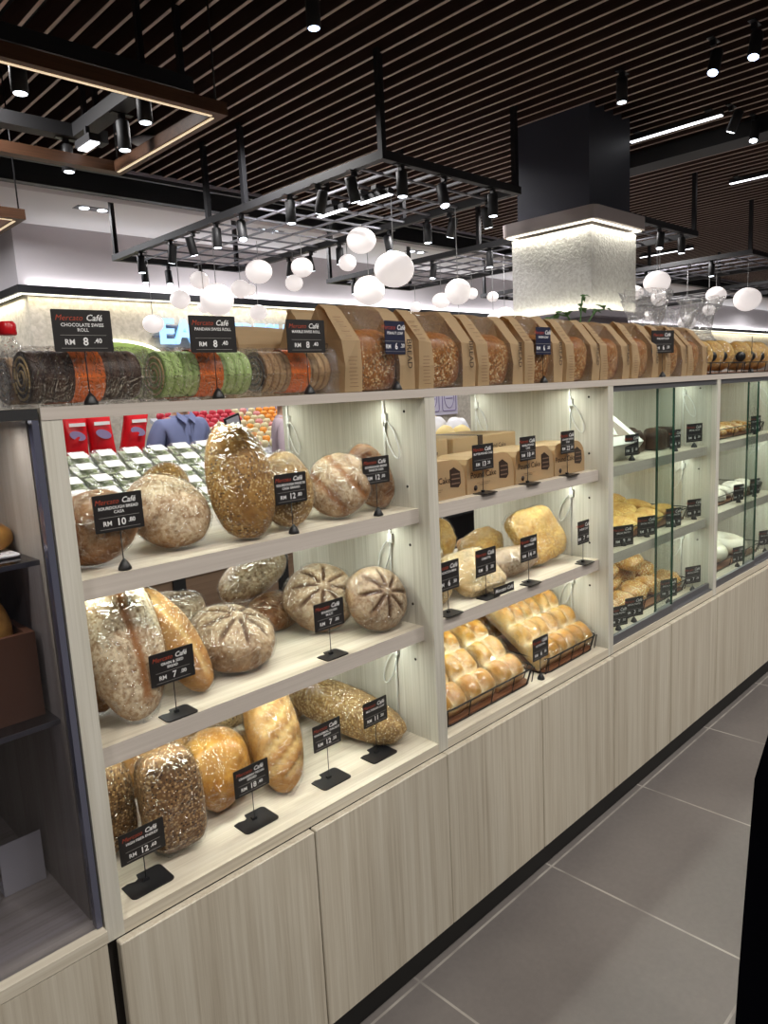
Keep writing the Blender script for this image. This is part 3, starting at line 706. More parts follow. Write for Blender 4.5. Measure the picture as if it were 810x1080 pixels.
# glass bays
for x, zc, z, lb, ww, rr in ((1.914, 1.223, S1, 'price card in front of the white cake box behind glass', .075, -8), (2.25, 1.215, S1, 'price card in front of the dark cakes behind glass', .07, -8), (2.42, 1.226, S1, 'price card nearest the partition on the dark cake shelf', .085, -18),
        (1.855, .92, S2, 'price card at the post end of the flat yellow breads', .085, -22), (2.029, .925, S2, 'second price card along the flat yellow breads', .085, -22), (2.245, .922, S2, 'third price card along the flat yellow breads', .07, -25), (2.43, .93, S2, 'price card at the partition end of the flat yellow breads', .07, -22),
        (1.823, .645, DK, 'price card cut by the post, on the pastry tray behind glass', .08, -20), (1.935, .65, DK, 'second price card along the topped pastries', .08, -22), (2.211, .655, DK, 'third price card along the topped pastries', .08, -22), (2.43, .66, DK, 'price card at the partition end of the topped pastries', .08, -22),
        (3.078, 1.217, S1, 'price card by the flat pies on the far upper shelf', .08, -10), (2.897, .93, S2, 'first price card by the iced pastries in the far bay', .07, -15), (3.092, .932, S2, 'second price card by the iced pastries in the far bay', .07, -15), (2.906, .65, DK, 'price card in front of the white sugared rings', .07, -15), (3.255, .665, DK, 'price card at the far end of the white sugared rings', .08, -25)):
    sign(x, 0.062, z, zc - z, ['SPECIAL PASTRY'], (str(rnd.randint(3, 9)), '50'), lb, ww, .07, 'clip', R(rr))

# ------------------------------------------------------------------ swiss rolls in clear tubs on the worktop
def swiss(x, y, key, label, label_tub, L=0.175):
    r = 0.04
    vs = []; fs = []; sc = []; n = 32; segs = 40
    for i in range(segs + 1):
        u = i / segs; g = 1.0 - 0.035 * (1 if (i % 4 == 0) else 0)
        for k in range(n):
            a = 2 * PI * k / n; vs.append((u * L - L / 2, r * g * math.cos(a) * 1.05, r * g * math.sin(a))); sc.append(0.9 if i % 4 == 0 else 0.0)
    for i in range(segs):
        for k in range(n):
            j = (k + 1) % n; fs.append((i * n + k, i * n + j, (i + 1) * n + j, (i + 1) * n + k))
    fs.append([segs * n + k for k in range(n)]); fs.append([n - 1 - k for k in range(n)])
    me = bpy.data.meshes.new('swiss_roll'); me.from_pydata(vs, [], fs); me.materials.append(B[key]); me.polygons.foreach_set('use_smooth', [len(f) == 4 for f in fs])
    attrs(me, sc, [0] * len(vs)); recalc(me)
    o = bpy.data.objects.new('swiss_roll', me); COL.objects.link(o); o.location = (x, y, TOP + 0.0075 + r)
    tag(o, label, 'swiss roll', 'swiss rolls in clear tubs')
    # spiral of cream on both cut ends
    for sgn in (-1, 1):
        p = MB(); pts = []
        for i in range(70):
            a = i * 0.27; rr = 0.006 + 0.031 * i / 70
            pts.append((sgn * (L / 2 + 0.0003), rr * math.cos(a) * 1.05, rr * math.sin(a)))
        p.tube(pts, 0.0022, 0, 5); p.obj('cream_spiral', B['pale'] if key != 'marble' else M['cakebrown'], o, 'swirl on the cut end')
    p = MB(); q = []
    for i in range(25):
        a = R(-75 + 330 * i / 24); q.append((r * 1.075 * math.cos(a) * 1.05, r * 1.075 * math.sin(a)))
    vs = [(xx, yy, zz) for xx in (-0.024, 0.024) for yy, zz in q]; fs = [(i, i + 1, 25 + i + 1, 25 + i) for i in range(24)]
    p.add(vs, fs, 0, True); p.obj('paper_band', 'orange', o, 'orange paper band')
    # tub: rounded clear clamshell open underneath the lid line
    t = thing('clear_tub', label_tub, 'plastic tub', (x, y, TOP), 0, 'clear swiss roll tubs')
    p = MB(); prof = [(-0.049, 0.001), (0.049, 0.001), (0.052, 0.03), (0.050, 0.045)]
    q1 = [(0.052, 0.0012), (0.055, 0.040), (0.060, 0.0405), (0.060, 0.0435), (0.054, 0.0445), (0.050, 0.085), (0.044, 0.0915), (0, 0.092)]
    sec = [(-a, b) for a, b in q1] + [(a, b) for a, b in reversed(q1[:-1])]
    m = len(sec); vs = []; fs = []
    st = [(-L / 2 - 0.012, 0.97), (-L / 2 - 0.010, 1.0), (L / 2 + 0.010, 1.0), (L / 2 + 0.012, 0.97)]
    xs = []
    for i in range(15): xs.append(-L / 2 - 0.010 + (L + 0.02) * i / 14)
    for i, xx in enumerate(xs):
        g = 1.0 if i % 2 else 0.985
        for a, b_ in sec: vs.append((xx, a * g, b_ * (g if b_ > 0.05 else 1)))
    for i in range(len(xs) - 1):
        for k in range(m - 1): fs.append((i * m + k, i * m + k + 1, (i + 1) * m + k + 1, (i + 1) * m + k))
    fs.append(list(range(m))); fs.append([(len(xs) - 1) * m + k for k in range(m - 1, -1, -1)])
    p.add(vs, fs, 0, False); p.obj('lid', 'blister', t)
    p = MB(); pr = rounded(-L / 2 - 0.016, -0.061, L / 2 + 0.016, 0.061, 0.02, 4); p.prism(pr, 'z', 0.0405, 0.0425); p.obj('rim', 'blister', t)
    return o
swiss(0.088, 0.085, 'choc', 'dark chocolate swiss roll with orange band on the worktop', 'clear ribbed tub around the chocolate swiss roll')
swiss(0.306, 0.085, 'pandan', 'green pandan swiss roll with orange band on the worktop', 'clear ribbed tub around the green pandan roll')
swiss(0.506, 0.085, 'marble', 'light brown marble swiss roll with orange band beside the paper bags', 'clear ribbed tub around the marble roll', 0.16)
swiss(-0.135, 0.085, 'choc', 'dark swiss roll cut off at the edge over the glass case', 'clear tub over the glass case end')
swiss(0.105, 0.225, 'marble', 'brown swiss roll in the second row behind the chocolate roll', 'clear tub in the second row behind the chocolate roll')
swiss(0.32, 0.225, 'pandan', 'green roll in the second row behind the pandan roll', 'clear tub in the second row behind the pandan roll')

# ------------------------------------------------------------------ paper bread bags
def paper_bag(x0, w, label, label_loaf, h=0.178, y0=0.018, d=0.125, sprinkle='toast', lean=0.0, seed=0):
    t = thing('bread_bag', label, 'bread bag', (x0 + w / 2, y0 + d / 2, TOP), 0, 'kraft bread bags with clear windows')
    k = random.Random(seed)
    def pt(u, v):            # u 0..1 across, v profile coordinate
        return u
    prof = [(-d / 2, 0.001), (-d / 2 - 0.004, h * 0.28), (-d / 2 + 0.002, h * 0.58), (-0.012, h * 0.93), (0.006, h), (0.016, h * 0.97), (d / 2, h * 0.60), (d / 2 + 0.003, h * 0.3), (d / 2, 0.001)]
    us = [0, 0.20, 0.24, 0.44, 0.62, 0.76, 0.80, 1.0]
    grid = []
    for i, (yy, zz) in enumerate(prof):
        row = []
        for j, u in enumerate(us):
            nar = 1.0 - 0.05 * (zz / h)
            n_ = noise.noise(Vector((u * 3 + seed, yy * 30, zz * 25)))
            n2 = noise.noise(Vector((u * 5 + seed * 3, yy * 20 + 5, zz * 35)))
            row.append(((u - 0.5) * w * nar + n2 * 0.003 + lean * zz, yy + n_ * 0.005 * (zz > 0.005), zz + n2 * 0.004 * (zz > 0.005)))
        grid.append(row)
    pap = MB(); win = MB(); nj = len(us)
    vs = [q for r_ in grid for q in r_]
    fp = []; fw = []
    for i in range(len(prof) - 1):
        for j in range(nj - 1):
            f = (i * nj + j, i * nj + j + 1, (i + 1) * nj + j + 1, (i + 1) * nj + j)
            (fw if (i < 4 and 2 <= j <= 4) else fp).append(f)
    # gusset sides, folded inwards
    for j, sg in ((0, 1), (nj - 1, -1)):
        L_ = [i * nj + j for i in range(len(prof))]
        mid = []
        for (zz, ins) in ((0.001, 0.0), (h * 0.35, 0.004), (h * 0.6, 0.012), (h * 0.9, 0.03)):
            vs.append((vs[j][0] + sg * ins + lean * zz, 0.0, zz)); mid.append(len(vs) - 1)
        a = [L_[0], L_[1], L_[2], L_[3]]; bq = [L_[8], L_[7], L_[6], L_[5]]
        for q in range(3):
            fp.append((a[q], a[q + 1], mid[q + 1], mid[q])); fp.append((mid[q], mid[q + 1], bq[q + 1], bq[q]))
        fp.append((a[3], L_[4], mid[3])); fp.append((mid[3], L_[4], bq[3]))
    pap.add(vs, fp, 0, False); body = pap.obj('paper_body', 'kraft', t)
    win.add(vs, fw, 0, True); win.obj('window', 'bagfilm', t, 'clear film window')
    # printing on the two paper strips
    pr = MB()
    def on_front(uc, z0): return Matrix.Translation((((uc - 0.5) * w), -d / 2 - 0.0075, z0))
    rot = Matrix.Rotation(R(90), 4, 'Y')
    text(pr, 'BREAD', 0.021, 0, -0.007, 0, 0, 0.0001, 'CENTER', on_front(0.90, h * 0.42) @ rot)
    for q in range(9):
        pr.box((-0.013 + k.random() * 0.004, -0.0002, -0.0006), (0.009 + k.random() * 0.004, 0, 0.0003), 1, on_front(0.10, 0.012 + q * 0.0075))
    # the left strip runs on up the sloping front, printed with rows of script
    ys, zs = prof[2]; ye, ze = prof[3]; sl = math.atan2(ye - ys, ze - zs)
    xf = Matrix.Translation(((0.10 - 0.5) * w, ys - 0.0065, zs)) @ Matrix.Rotation(-sl, 4, 'X')
    for q in range(5): pr.box((-0.012 + k.random() * 0.004, -0.0002, 0.008 + q * 0.013), (0.008 + k.random() * 0.005, 0, 0.0092 + q * 0.013), 1, xf)
    pr.obj('printing', ['cakebrown', 'tray'], t, 'dark brown printing', fix=False)
    if seed == 1:
        s_ = MB(); xf2 = Matrix.Translation((-w / 2 - 0.0035, 0.0, h * 0.33)) @ Matrix.Rotation(R(-90), 4, 'Z') @ rot
        text(s_, 'DELICIOUS', 0.017, 0, 0.014, 0, 0, 0, 'CENTER', xf2); text(s_, 'BREAD', 0.03, 0.0, -0.022, 0, 0, 0.0002, 'CENTER', xf2)
        s_.obj('side_printing', ['cakebrown'], t, 'large dark lettering on the side', fix=False)
    bread('bread_loaf', label_loaf, 'bread', (x0 + w / 2, y0 + d / 2), TOP + 0.002, (w * 0.42, d * 0.42, h * 0.40), (1, 0, 0), (0, -0.15, 1), sprinkle, wrap=None, group='loaves inside the kraft bags', power=2.8, nu=40, nv=24, flat=0.7)
    return t
ORD = ['first', 'second', 'third', 'fourth', 'fifth', 'sixth', 'seventh', 'eighth', 'ninth', 'tenth']
bx = [(0.598, 0.212), (0.822, 0.203), (1.035, 0.19), (1.232, 0.185), (1.435, 0.185), (1.628, 0.18), (1.825, 0.185), (2.062, 0.175), (2.245, 0.175)]
for i, (x0, w) in enumerate(bx):
    paper_bag(x0, w, 'brown paper bread bag with clear window, ' + ORD[i] + ' along the worktop from the swiss rolls',
              'brown loaf inside the ' + ORD[i] + ' paper bag from the swiss rolls', 0.185 - 0.003 * (i % 3), 0.02, 0.13, 'toast' if i % 3 else 'toast', 0.02 * math.sin(i * 2.3), i + 1)
# rear row
def plain_bag(name, label, loc, w, d, h, rz, lying=False):
    t = thing(name, label, 'paper bag', loc, rz, 'plain kraft bags behind the front row')
    p = MB(); prof = [(-d / 2, 0.001), (-d / 2 - 0.003, h * 0.5), (-0.02, h * 0.92), (-0.006, h), (0.006, h * 0.99), (d / 2, h * 0.5), (d / 2, 0.001)]
    if lying:
        prof = [(0.055 * math.cos(R(a)) * (1 + 0.1 * (a % 40 == 0)), 0.055 + 0.054 * math.sin(R(a))) for a in range(-90, 270, 20)]
        st = [(-w / 2, 1.0), (-w / 4, 1.02), (0, 0.98), (w / 4, 0.9), (w * 0.36, 0.55), (w * 0.42, 0.5), (w / 2, 0.85)]
        vs = []; n = len(prof)
        for xx, g in st: vs += [(xx, a * g, 0.056 + (b_ - 0.056) * g) for a, b_ in prof]
        fs = [((i * n + k), (i * n + (k + 1) % n), ((i + 1) * n + (k + 1) % n), ((i + 1) * n + k)) for i in range(len(st) - 1) for k in range(n)]
        fs += [list(range(n)), [(len(st) - 1) * n + k for k in range(n)]]
        p.add(vs, fs, 0, False)
    else: p.prism(prof, 'x', -w / 2, w / 2)
    p.obj('paper_body', 'kraft', t)
    q = MB()
    if lying: q.tube([(w * 0.39, 0.029 * math.cos(R(a)), 0.056 + 0.029 * math.sin(R(a))) for a in range(0, 360, 24)], 0.002, 0, 6, True)
    else: q.box((-w / 2 - 0.001, -0.008, h * 0.985), (w / 2 + 0.001, 0.007, h + 0.004))
    q.obj('fold', 'kraft', t)
plain_bag('paper_bag', 'kraft bag lying on its side behind the marble swiss roll', (0.66, 0.345, TOP + 0.055), 0.24, 0.1, 0.1, R(-3), True)
bx_ = MB(); bx_.box((0.50, 0.27, TOP + 0.0005), (0.80, 0.42, TOP + 0.052), 0, None, 0.003); tag(bx_.obj('carton', 'kraft'), 'low kraft carton under the lying paper bag on the worktop', 'carton')
plain_bag('paper_bag', 'upright kraft bag standing behind the first window bag', (0.72, 0.225, TOP), 0.19, 0.1, 0.185, R(3))
plain_bag('paper_bag', 'upright kraft bag standing behind the second window bag', (0.93, 0.235, TOP), 0.19, 0.1, 0.18, R(-3))
plain_bag('paper_bag', 'upright kraft bag standing behind the sixth window bag', (1.72, 0.235, TOP), 0.19, 0.1, 0.18, R(2))
# clear bottle with red cap behind the swiss rolls
t = thing('clear_bottle', 'clear bottle with red cap at the near end behind the swiss rolls', 'bottle', (0.078, 0.36, TOP))
p = MB(); p.lathe([(0.026, 0.001), (0.028, 0.008), (0.028, 0.095), (0.020, 0.118), (0.012, 0.128), (0.012, 0.136)], n=24); p.obj('body', 'blister', t)
p = MB(); p.lathe([(0.014, 0.1365), (0.0155, 0.139), (0.0155, 0.157), (0.012, 0.161)], n=20); p.obj('cap', 'redbag', t)
# plant
t = thing('potted_plant', 'small leafy plant sprig rising behind the paper bags before the pillar', 'plant', (2.16, 0.40, TOP))
p = MB(); p.lathe([(0.045, 0.001), (0.06, 0.09), (0.064, 0.095), (0.058, 0.095), (0.055, 0.085)], n=24); p.obj('pot', 'terracotta', t)
stems = [[(0, 0, .09), (0.0, 0, .2), (0.01, 0, .28), (0.02, 0, .32)], [(0, 0, .1), (-.03, 0, .2), (-.09, .0, .245), (-.16, 0, .25), (-.23, 0, .225)], [(0, 0, .1), (.05, .01, .2), (.11, .0, .27), (.17, -.01, .28)]]
p = MB()
for s_ in stems: p.tube(s_, 0.003, 0, 6)
p.obj('stem', 'leaf', t)
for s_ in stems:
    for q in s_[1:]:
        for k in range(3):
            a = rnd.uniform(0, 6.28); L_ = rnd.uniform(.03, .055); tilt = rnd.uniform(-.5, .5)
            p = MB(); d = Vector((math.cos(a), math.sin(a) * .6, tilt)).normalized(); sd = d.cross(Vector((0, 0, 1))).normalized()
            o_ = Vector(q); ml = [o_, o_ + d * L_ * .45 + Vector((0, 0, .004)), o_ + d * L_ + Vector((0, 0, -.008))]
            vs = [ml[0], ml[1] + sd * L_ * .28, ml[2], ml[1] - sd * L_ * .28, ml[1] + Vector((0, 0, -.004)) * 0 + Vector((0, 0, .003))]
            p.add(vs, [(0, 1, 4), (1, 2, 4), (2, 3, 4), (3, 0, 4)], 0, True); p.obj('leaf', 'leaf', t)

# wire trays of round buns with big clear bags at the far end of the worktop
def wire_tray(label, x0, x1, y0, y1, z, h, brown=True, group='black wire trays'):
    t = thing('wire_tray', label, 'tray', ((x0 + x1) / 2, (y0 + y1) / 2, z), 0, group)
    w = (x1 - x0) / 2; d = (y1 - y0) / 2
    def ring(zz, g, r=0.03): return [(u, v, zz) for u, v in rounded(-w * g, -d * g, w * g, d * g, r, 4)]
    p = MB(); p.tube(ring(h, 1.0), 0.0022, 0, 6, True); p.obj('rim', 'wire', t)
    p = MB(); lo = ring(0.0035, 0.95); hi = ring(h, 1.0)
    p.tube(lo, 0.002, 0, 6, True)
    for i in range(0, len(lo), 2): p.tube([lo[i], hi[i]], 0.0016, 0, 5)
    for i in range(5):
        u = -w * .94 + 2 * w * .94 * i / 4; p.tube([(u, -d * .95, .0035), (u, -d, h)], 0.0016, 0, 5)
    p.obj('wire_sides', 'wire', t)
    p = MB(); p.prism(rounded(-w * .94, -d * .94, w * .94, d * .94, .025, 4), 'z', 0.005, 0.009); p.obj('base_board', 'tray' if brown else 'kraft', t, 'brown base board')
    return t
wire_tray('wire tray of round buns on the far end of the worktop, nearer one', 2.455, 2.83, 0.022, 0.25, TOP, 0.045)
wire_tray('wire tray of round buns on the far end of the worktop, farther one', 2.86, 3.27, 0.022, 0.25, TOP, 0.045)
for i, x in enumerate((2.525, 2.635, 2.745, 2.945, 3.06, 3.175)):
    o = bread('round_bread', 'round golden bun standing on edge in the far trays, ' + ORD[i] + ' from the paper bags', 'bread', (x, 0.105), TOP + 0.011, (0.062, 0.062, 0.048), (0, -0.15, 1), (-0.75, -0.6, 0.1), 'cheese', group='round buns in clear bags', wrap='bagfilm', lump=0.03)
    p = MB(); p.lathe([(0.021, 0.0), (0.021, 0.0012)], n=24); mx = Matrix.Translation((0, 0, 0.0535))
    q = MB(); q.lathe([(0.021, 0.0), (0.021, 0.0012)], n=24, xf=mx); lb = q.obj('round_label', 'black', o, 'black round paper label')
def clear_bag(x, y, label, w, h, seed):
    t = thing('clear_bag', label, 'plastic bag', (x, y, TOP), 0, 'tall clear bags')
    p = MB(); n = 34; vs = []; lev = 20
    for i in range(lev + 1):
        u = i / lev; z = 0.005 + h * u
        g = (1 - 0.5 * max(0, u - .35) / .2 if u < .55 else .5 + 1.0 * (u - .55)) if True else 1
        for k in range(n):
            a = 2 * PI * k / n; nn = noise.noise(Vector((math.cos(a) * 3, math.sin(a) * 3 + seed, u * 6))) * (.10 + .25 * u) + noise.noise(Vector((math.cos(a) * 9, math.sin(a) * 9 + seed, u * 16))) * .16
            rr = g * (1 + nn); vs.append((w / 2 * rr * math.cos(a), w * .42 * rr * math.sin(a), z + nn * .03))
    fs = [(i * n + k, i * n + (k + 1) % n, (i + 1) * n + (k + 1) % n, (i + 1) * n + k) for i in range(lev) for k in range(n)]
    p.add(vs, fs, 0, False); p.obj('film', 'bigbag', t)
    p = MB(); z = h * .56; p.tube([(w * .26 * math.cos(R(a)), w * .22 * math.sin(R(a)), z) for a in range(0, 360, 20)], 0.002, 0, 5, True); p.obj('tie', 'whiteplastic', t)
clear_bag(2.68, 0.39, 'tall crinkled clear bag standing over the nearer tray of buns', 0.26, 0.36, 3)
clear_bag(2.96, 0.39, 'crinkled clear bag in the middle behind the round buns', 0.24, 0.30, 9)
clear_bag(3.21, 0.38, 'tall crinkled clear bag behind the farther tray of buns', 0.24, 0.36, 14)

# ------------------------------------------------------------------ second bay: pound cakes, bagged breads, pull-apart buns
def cake_box(x0, x1, y0, z, label, d=0.11, h=0.097, back=False):
    t = thing('cake_box', label, 'cake box', ((x0 + x1) / 2, y0 + d / 2, z), 0, 'kraft pound cake boxes')
    w = x1 - x0
    prof = rounded(-w / 2, 0.0008, w / 2, h, 0.045, 7, (0, 1, 1, 0)) if not back else None
    prof = [(-w / 2, 0.0008), (w / 2, 0.0008), (w / 2, h * 0.45)] + [(w / 2 - 0.05 + 0.05 * math.cos(R(a)), h * 0.45 + h * 0.55 * math.sin(R(a))) for a in range(15, 91, 15)] + [(-w / 2 + 0.03, h), (-w / 2 + 0.006, h * 0.93), (-w / 2, h * 0.8)]
    p = MB(); p.prism(prof, 'y', -d / 2, d / 2); p.obj('carton', 'kraft', t)
    p = MB(); xw = w * 0.27
    win = [(xw - .019, h * .30), (xw + .012, h * .26), (xw + .022, h * .36), (xw + .020, h * .66), (xw - .004, h * .80), (xw - .02, h * .74)]
    p.prism(win, 'y', -d / 2 - 0.0006, -d / 2 + 0.0005, 0)
    for q in range(3): p.box((xw - .014, -d / 2 - 0.001, h * (.36 + .12 * q)), (xw + .017, -d / 2 - 0.0004, h * (.39 + .12 * q)), 1)
    p.obj('cake_picture', ['cakebrown', 'brownpanel'], t, 'dark picture of sliced cake')
    p = MB(); f = Matrix.Translation((0, -d / 2 - 0.0009, 0))
    text(p, 'Pound Cake', 0.022, -w * .16, h * .42, 0, 0, 0.0002, 'CENTER', f)
    p.box((-w * .30, -0.0002, h * .27), (-w * .02, 0, h * .275), 0, f); p.box((-w * .26, -0.0002, h * .22), (-w * .06, 0, h * .226), 0, f)
    p.lathe([(0.007, 0), (0.007, 0.0006)], n=14, xf=f @ Matrix.Translation((-w * .33, 0.0003, h * .15)) @ Matrix.Rotation(R(90), 4, 'X'))
    p.obj('printing', 'cakebrown', t, 'dark brown printing', fix=False)
    return t
cb = [(0.856, 1.025), (1.032, 1.235), (1.245, 1.432), (1.440, 1.606)]
for i, (a, b_) in enumerate(cb):
    cake_box(a, b_, 0.062, S1, 'kraft pound cake box in the front row, ' + ['cut by the post', 'second from the post', 'third from the post', 'next to the partition'][i])
def strap_box(x0, x1, y0, y1, z, h, label):
    t = thing('strapped_box', label, 'cake box', ((x0 + x1) / 2, (y0 + y1) / 2, z), 0, 'stacked kraft boxes behind the pound cakes')
    w = (x1 - x0) / 2; d = (y1 - y0) / 2
    p = MB(); p.box((-w, -d, 0.0008), (w, d, h), 0, None, 0.003); p.obj('carton', 'kraft', t)
    p = MB(); p.box((-w * .25, -d - .0008, 0.001), (-w * .1, d + .0008, h + .0008)); p.obj('band', 'cakebrown', t, 'dark brown band')
    p = MB(); f = Matrix.Translation((w * .35, -d - .0009, h * .4)); text(p, 'Pound Cake', 0.018, 0, 0, 0, 0, 0.0001, 'CENTER', f); p.obj('printing', 'cakebrown', t, fix=False)
strap_box(0.862, 1.13, 0.20, 0.40, S1, 0.065, 'lower strapped kraft box behind the first pound cakes')
strap_box(0.862, 1.13, 0.205, 0.41, S1 + 0.066, 0.07, 'upper strapped kraft box behind the first pound cakes')
strap_box(1.145, 1.42, 0.20, 0.40, S1, 0.065, 'lower strapped kraft box behind the third pound cake')
strap_box(1.15, 1.45, 0.205, 0.40, S1 + 0.066, 0.068, 'upper strapped kraft box behind the third pound cake')

G2 = 'bagged breads in the second bay'
bread('ring_bread', 'brown roll in a crinkled bag by the post in the second bay', 'bread', (0.905, 0.20), S2, (0.075, 0.05, 0.045), (0.6, 0.2, 0.7), (0, -0.8, 0.5), 'rosette', wrap='bagfilm', group=G2)
bread('ring_bread', 'pale torn-topped roll in a crinkled bag behind the square flat bread', 'bread', (1.06, 0.27), S2, (0.10, 0.06, 0.06), (1, 0.3, 0.5), (0, -0.6, 0.8), 'pale', 'stripe', wrap='bigbag', group=G2, lump=0.14)
bread('ring_bread', 'small pale roll low beside the square flat bread', 'bread', (0.965, 0.14), S2, (0.06, 0.045, 0.038), (0.8, 0.3, 0.4), (0, -0.7, 0.8), 'pale', wrap='bagfilm', group=G2)
o = bread('flat_bread', 'pale square flat bread in a bag with a black band label', 'bread', (1.11, 0.125), S2, (0.088, 0.072, 0.022), (1, -0.08, 0.02), (0.05, -0.75, 1), 'pale', wrap='bagfilm', group=G2, power=4.5, lump=0.06)
p = MB(); p.box((-0.045, -0.0008, -0.012), (0.045, 0.0008, 0.012), 0); f = Matrix.Translation((0, -0.0011, -0.004))
text(p, 'Mercato Caf\u00e9', 0.0145, 0, 0, 1, 0.28, 0.0001, 'CENTER', f)
q = p.obj('band_label', ['card', 'white'], o, 'black band label with white lettering', fix=False)
q.matrix_parent_inverse = o.matrix_world.inverted(); q.location = (1.147, 0.0395, S2 + 0.015)
bread('speckled_baton', 'speckled brown baton behind the card in the second bay', 'bread', (1.285, 0.135), S2, (0.115, 0.045, 0.042), (1, -0.35, 0.10), (0, -0.6, 0.8), 'rosette', wrap='bagfilm', group=G2)
bread('cheese_bread', 'fluffy cheese bread at the back of the second bay, left of the cards', 'bread', (1.20, 0.34), S2, (0.085, 0.07, 0.075), (0.6, 0.1, 0.7), (0, -0.7, 0.6), 'cheese', wrap='bagfilm', group=G2, lump=0.12)
bread('cheese_bread', 'long cheese bread lying behind the speckled baton', 'bread', (1.37, 0.29), S2, (0.11, 0.055, 0.05), (1, 0.1, 0.22), (0, -0.6, 0.8), 'cheese', wrap='bagfilm', group=G2, lump=0.12)
bread('cheese_bread', 'big square cheese-topped bread leaning by the partition', 'bread', (1.49, 0.165), S2, (0.090, 0.088, 0.034), (0.95, -0.15, 0.16), (0.05, -1, 0.65), 'cheese', wrap='bagfilm', group=G2, power=4.0, lump=0.08)
bread('cheese_bread', 'golden roll tucked behind the big square cheese bread', 'bread', (1.41, 0.30), S2, (0.05, 0.032, 0.03), (0.7, 0.1, -0.4), (0, -0.7, 0.7), 'baton', wrap='bagfilm', group=G2)

def pull_apart(x, y, z, w, L, label, ang, ny=4, nx=2, rz=0):
    """slab of joined buns, leaning back at the given angle"""
    vs = []; fs = []; sc = []; U = nx * 10; V = ny * 10; T = 0.052
    for j in range(V + 1):
        for i in range(U + 1):
            u = i / U * nx; v = j / V * ny
            su = abs(math.sin(PI * u)); sv = abs(math.sin(PI * v))
            hgt = 0.030 + (T - 0.020) * (su ** 0.42) * (sv ** 0.42) + 0.006 * noise.noise(Vector((u * 1.1 + x * 9, v * 1.1, 0)))
            ed = (i in (0, U)) or (j in (0, V))
            vs.append(((i / U - .5) * w, (j / V) * L, hgt if not ed else 0.022)); sc.append(max(0, 1 - (su * sv) / 0.30) * (1.15 if not ed else .4))
    n = (U + 1) * (V + 1)
    for j in range(V):
        for i in range(U):
            a = j * (U + 1) + i; fs.append((a, a + 1, a + U + 2, a + U + 1))
    rim = [i for i in range(U + 1)] + [(j + 1) * (U + 1) - 1 for j in range(1, V + 1)] + [V * (U + 1) + i for i in range(U - 1, -1, -1)] + [j * (U + 1) for j in range(V - 1, 0, -1)]
    m = len(rim)
    for r_ in rim: vs.append((vs[r_][0] * .97, vs[r_][1], 0.0)); sc.append(0.2)
    for k in range(m): fs.append((rim[k], rim[(k + 1) % m], n + (k + 1) % m, n + k))
    fs.append([n + k for k in range(m)][::-1])
    me = bpy.data.meshes.new('pull_apart_buns'); me.from_pydata(vs, [], fs); me.polygons.foreach_set('use_smooth', [True] * (len(fs) - 1) + [False])
    me.materials.append(B['bun']); attrs(me, sc, [0] * len(vs)); recalc(me)
    o = bpy.data.objects.new('pull_apart_buns', me); COL.objects.link(o); o.location = (x, y, z); o.rotation_euler = (R(ang), 0, R(rz))
    tag(o, label, 'buns', 'slabs of pull-apart buns')
    g = wrap_fn(1.0, x * 10, 0.03); wv = []
    for p_ in vs:
        q = Vector(p_); c = Vector((0, L / 2, .02)); k = 1.05 + noise.noise(q * 30 + Vector((x * 5, 0, 0))) * .05
        q = c + (q - c) * k; q.z = max(q.z + .004 * (q.z > .01), 0.0); q.z = q.z if q.z < .02 else .5 * q.z + .5 * .062
        q.y = max(q.y, -0.004); wv.append(q)
    w_ = bpy.data.meshes.new('plastic_wrap'); w_.from_pydata(wv, [], fs); w_.polygons.foreach_set('use_smooth', [True] * len(fs)); w_.materials.append(M['bagfilm']); recalc(w_)
    wo = bpy.data.objects.new('plastic_wrap', w_); COL.objects.link(wo); wo.parent = o; wo['label'] = 'clear crinkled plastic wrap'
    return o
wire_tray('wire tray of pull-apart buns at the post end of the second bay', 0.868, 1.275, 0.026, 0.40, DK, 0.05)
wire_tray('wire tray of pull-apart buns at the partition end of the second bay', 1.325, 1.622, 0.026, 0.40, DK, 0.05)
pa = [(0.925, 'slab of pull-apart buns nearest the post'), (1.045, 'second slab of pull-apart buns from the post'), (1.18, 'third slab of pull-apart buns, left of the price card'),
      (1.37, 'slab of pull-apart buns just right of the price card'), (1.467, 'slab of pull-apart buns second from the partition'), (1.565, 'slab of pull-apart buns touching the partition')]
for i, (x, lb) in enumerate(pa): pull_apart(x, 0.055, DK + 0.0115, 0.112 if i < 3 else 0.095, 0.30, lb, 33 + (i % 2) * 2)
for i, (x, lb) in enumerate(((0.99, 'upper rear slab of pull-apart buns behind the ones by the post'), (1.14, 'upper rear slab of pull-apart buns behind the price card'), (1.44, 'upper rear slab of pull-apart buns by the partition'))):
    pull_apart(x, 0.33, DK + 0.0115, 0.125, 0.18, lb, 60)

# ------------------------------------------------------------------ glass bays
def pastry_tray(lab, noun, x0, x1, z, m, cols, rows, r, lift, grp, name, power=2.4, lump=0.1, kind='none', wavy=0.0):
    wire_tray('wire tray holding ' + lab, x0, x1, 0.085, 0.44, z, 0.045)
    k = 0
    for j in range(rows):
        for i in range(cols):
            x = x0 + .012 + (x1 - x0 - .024) * (i + .5 + rnd.uniform(-.03, .03)) / cols; y = 0.105 + r[1] + (0.33 - 2 * r[1]) * (j / max(1, rows - 1)) + rnd.uniform(-.008, .008)
            bread(name, noun + ', ' + ORD[j] + ' row from the glass, ' + ORD[i] + ' from the near end', 'pastry', (x, y), z + 0.0115 + lift * j, r, (1, rnd.uniform(-.4, .4), rnd.uniform(-.1, .12)), (0, -0.25, 1), m, kind, None, grp, nu=32, nv=18, power=power, lump=lump)
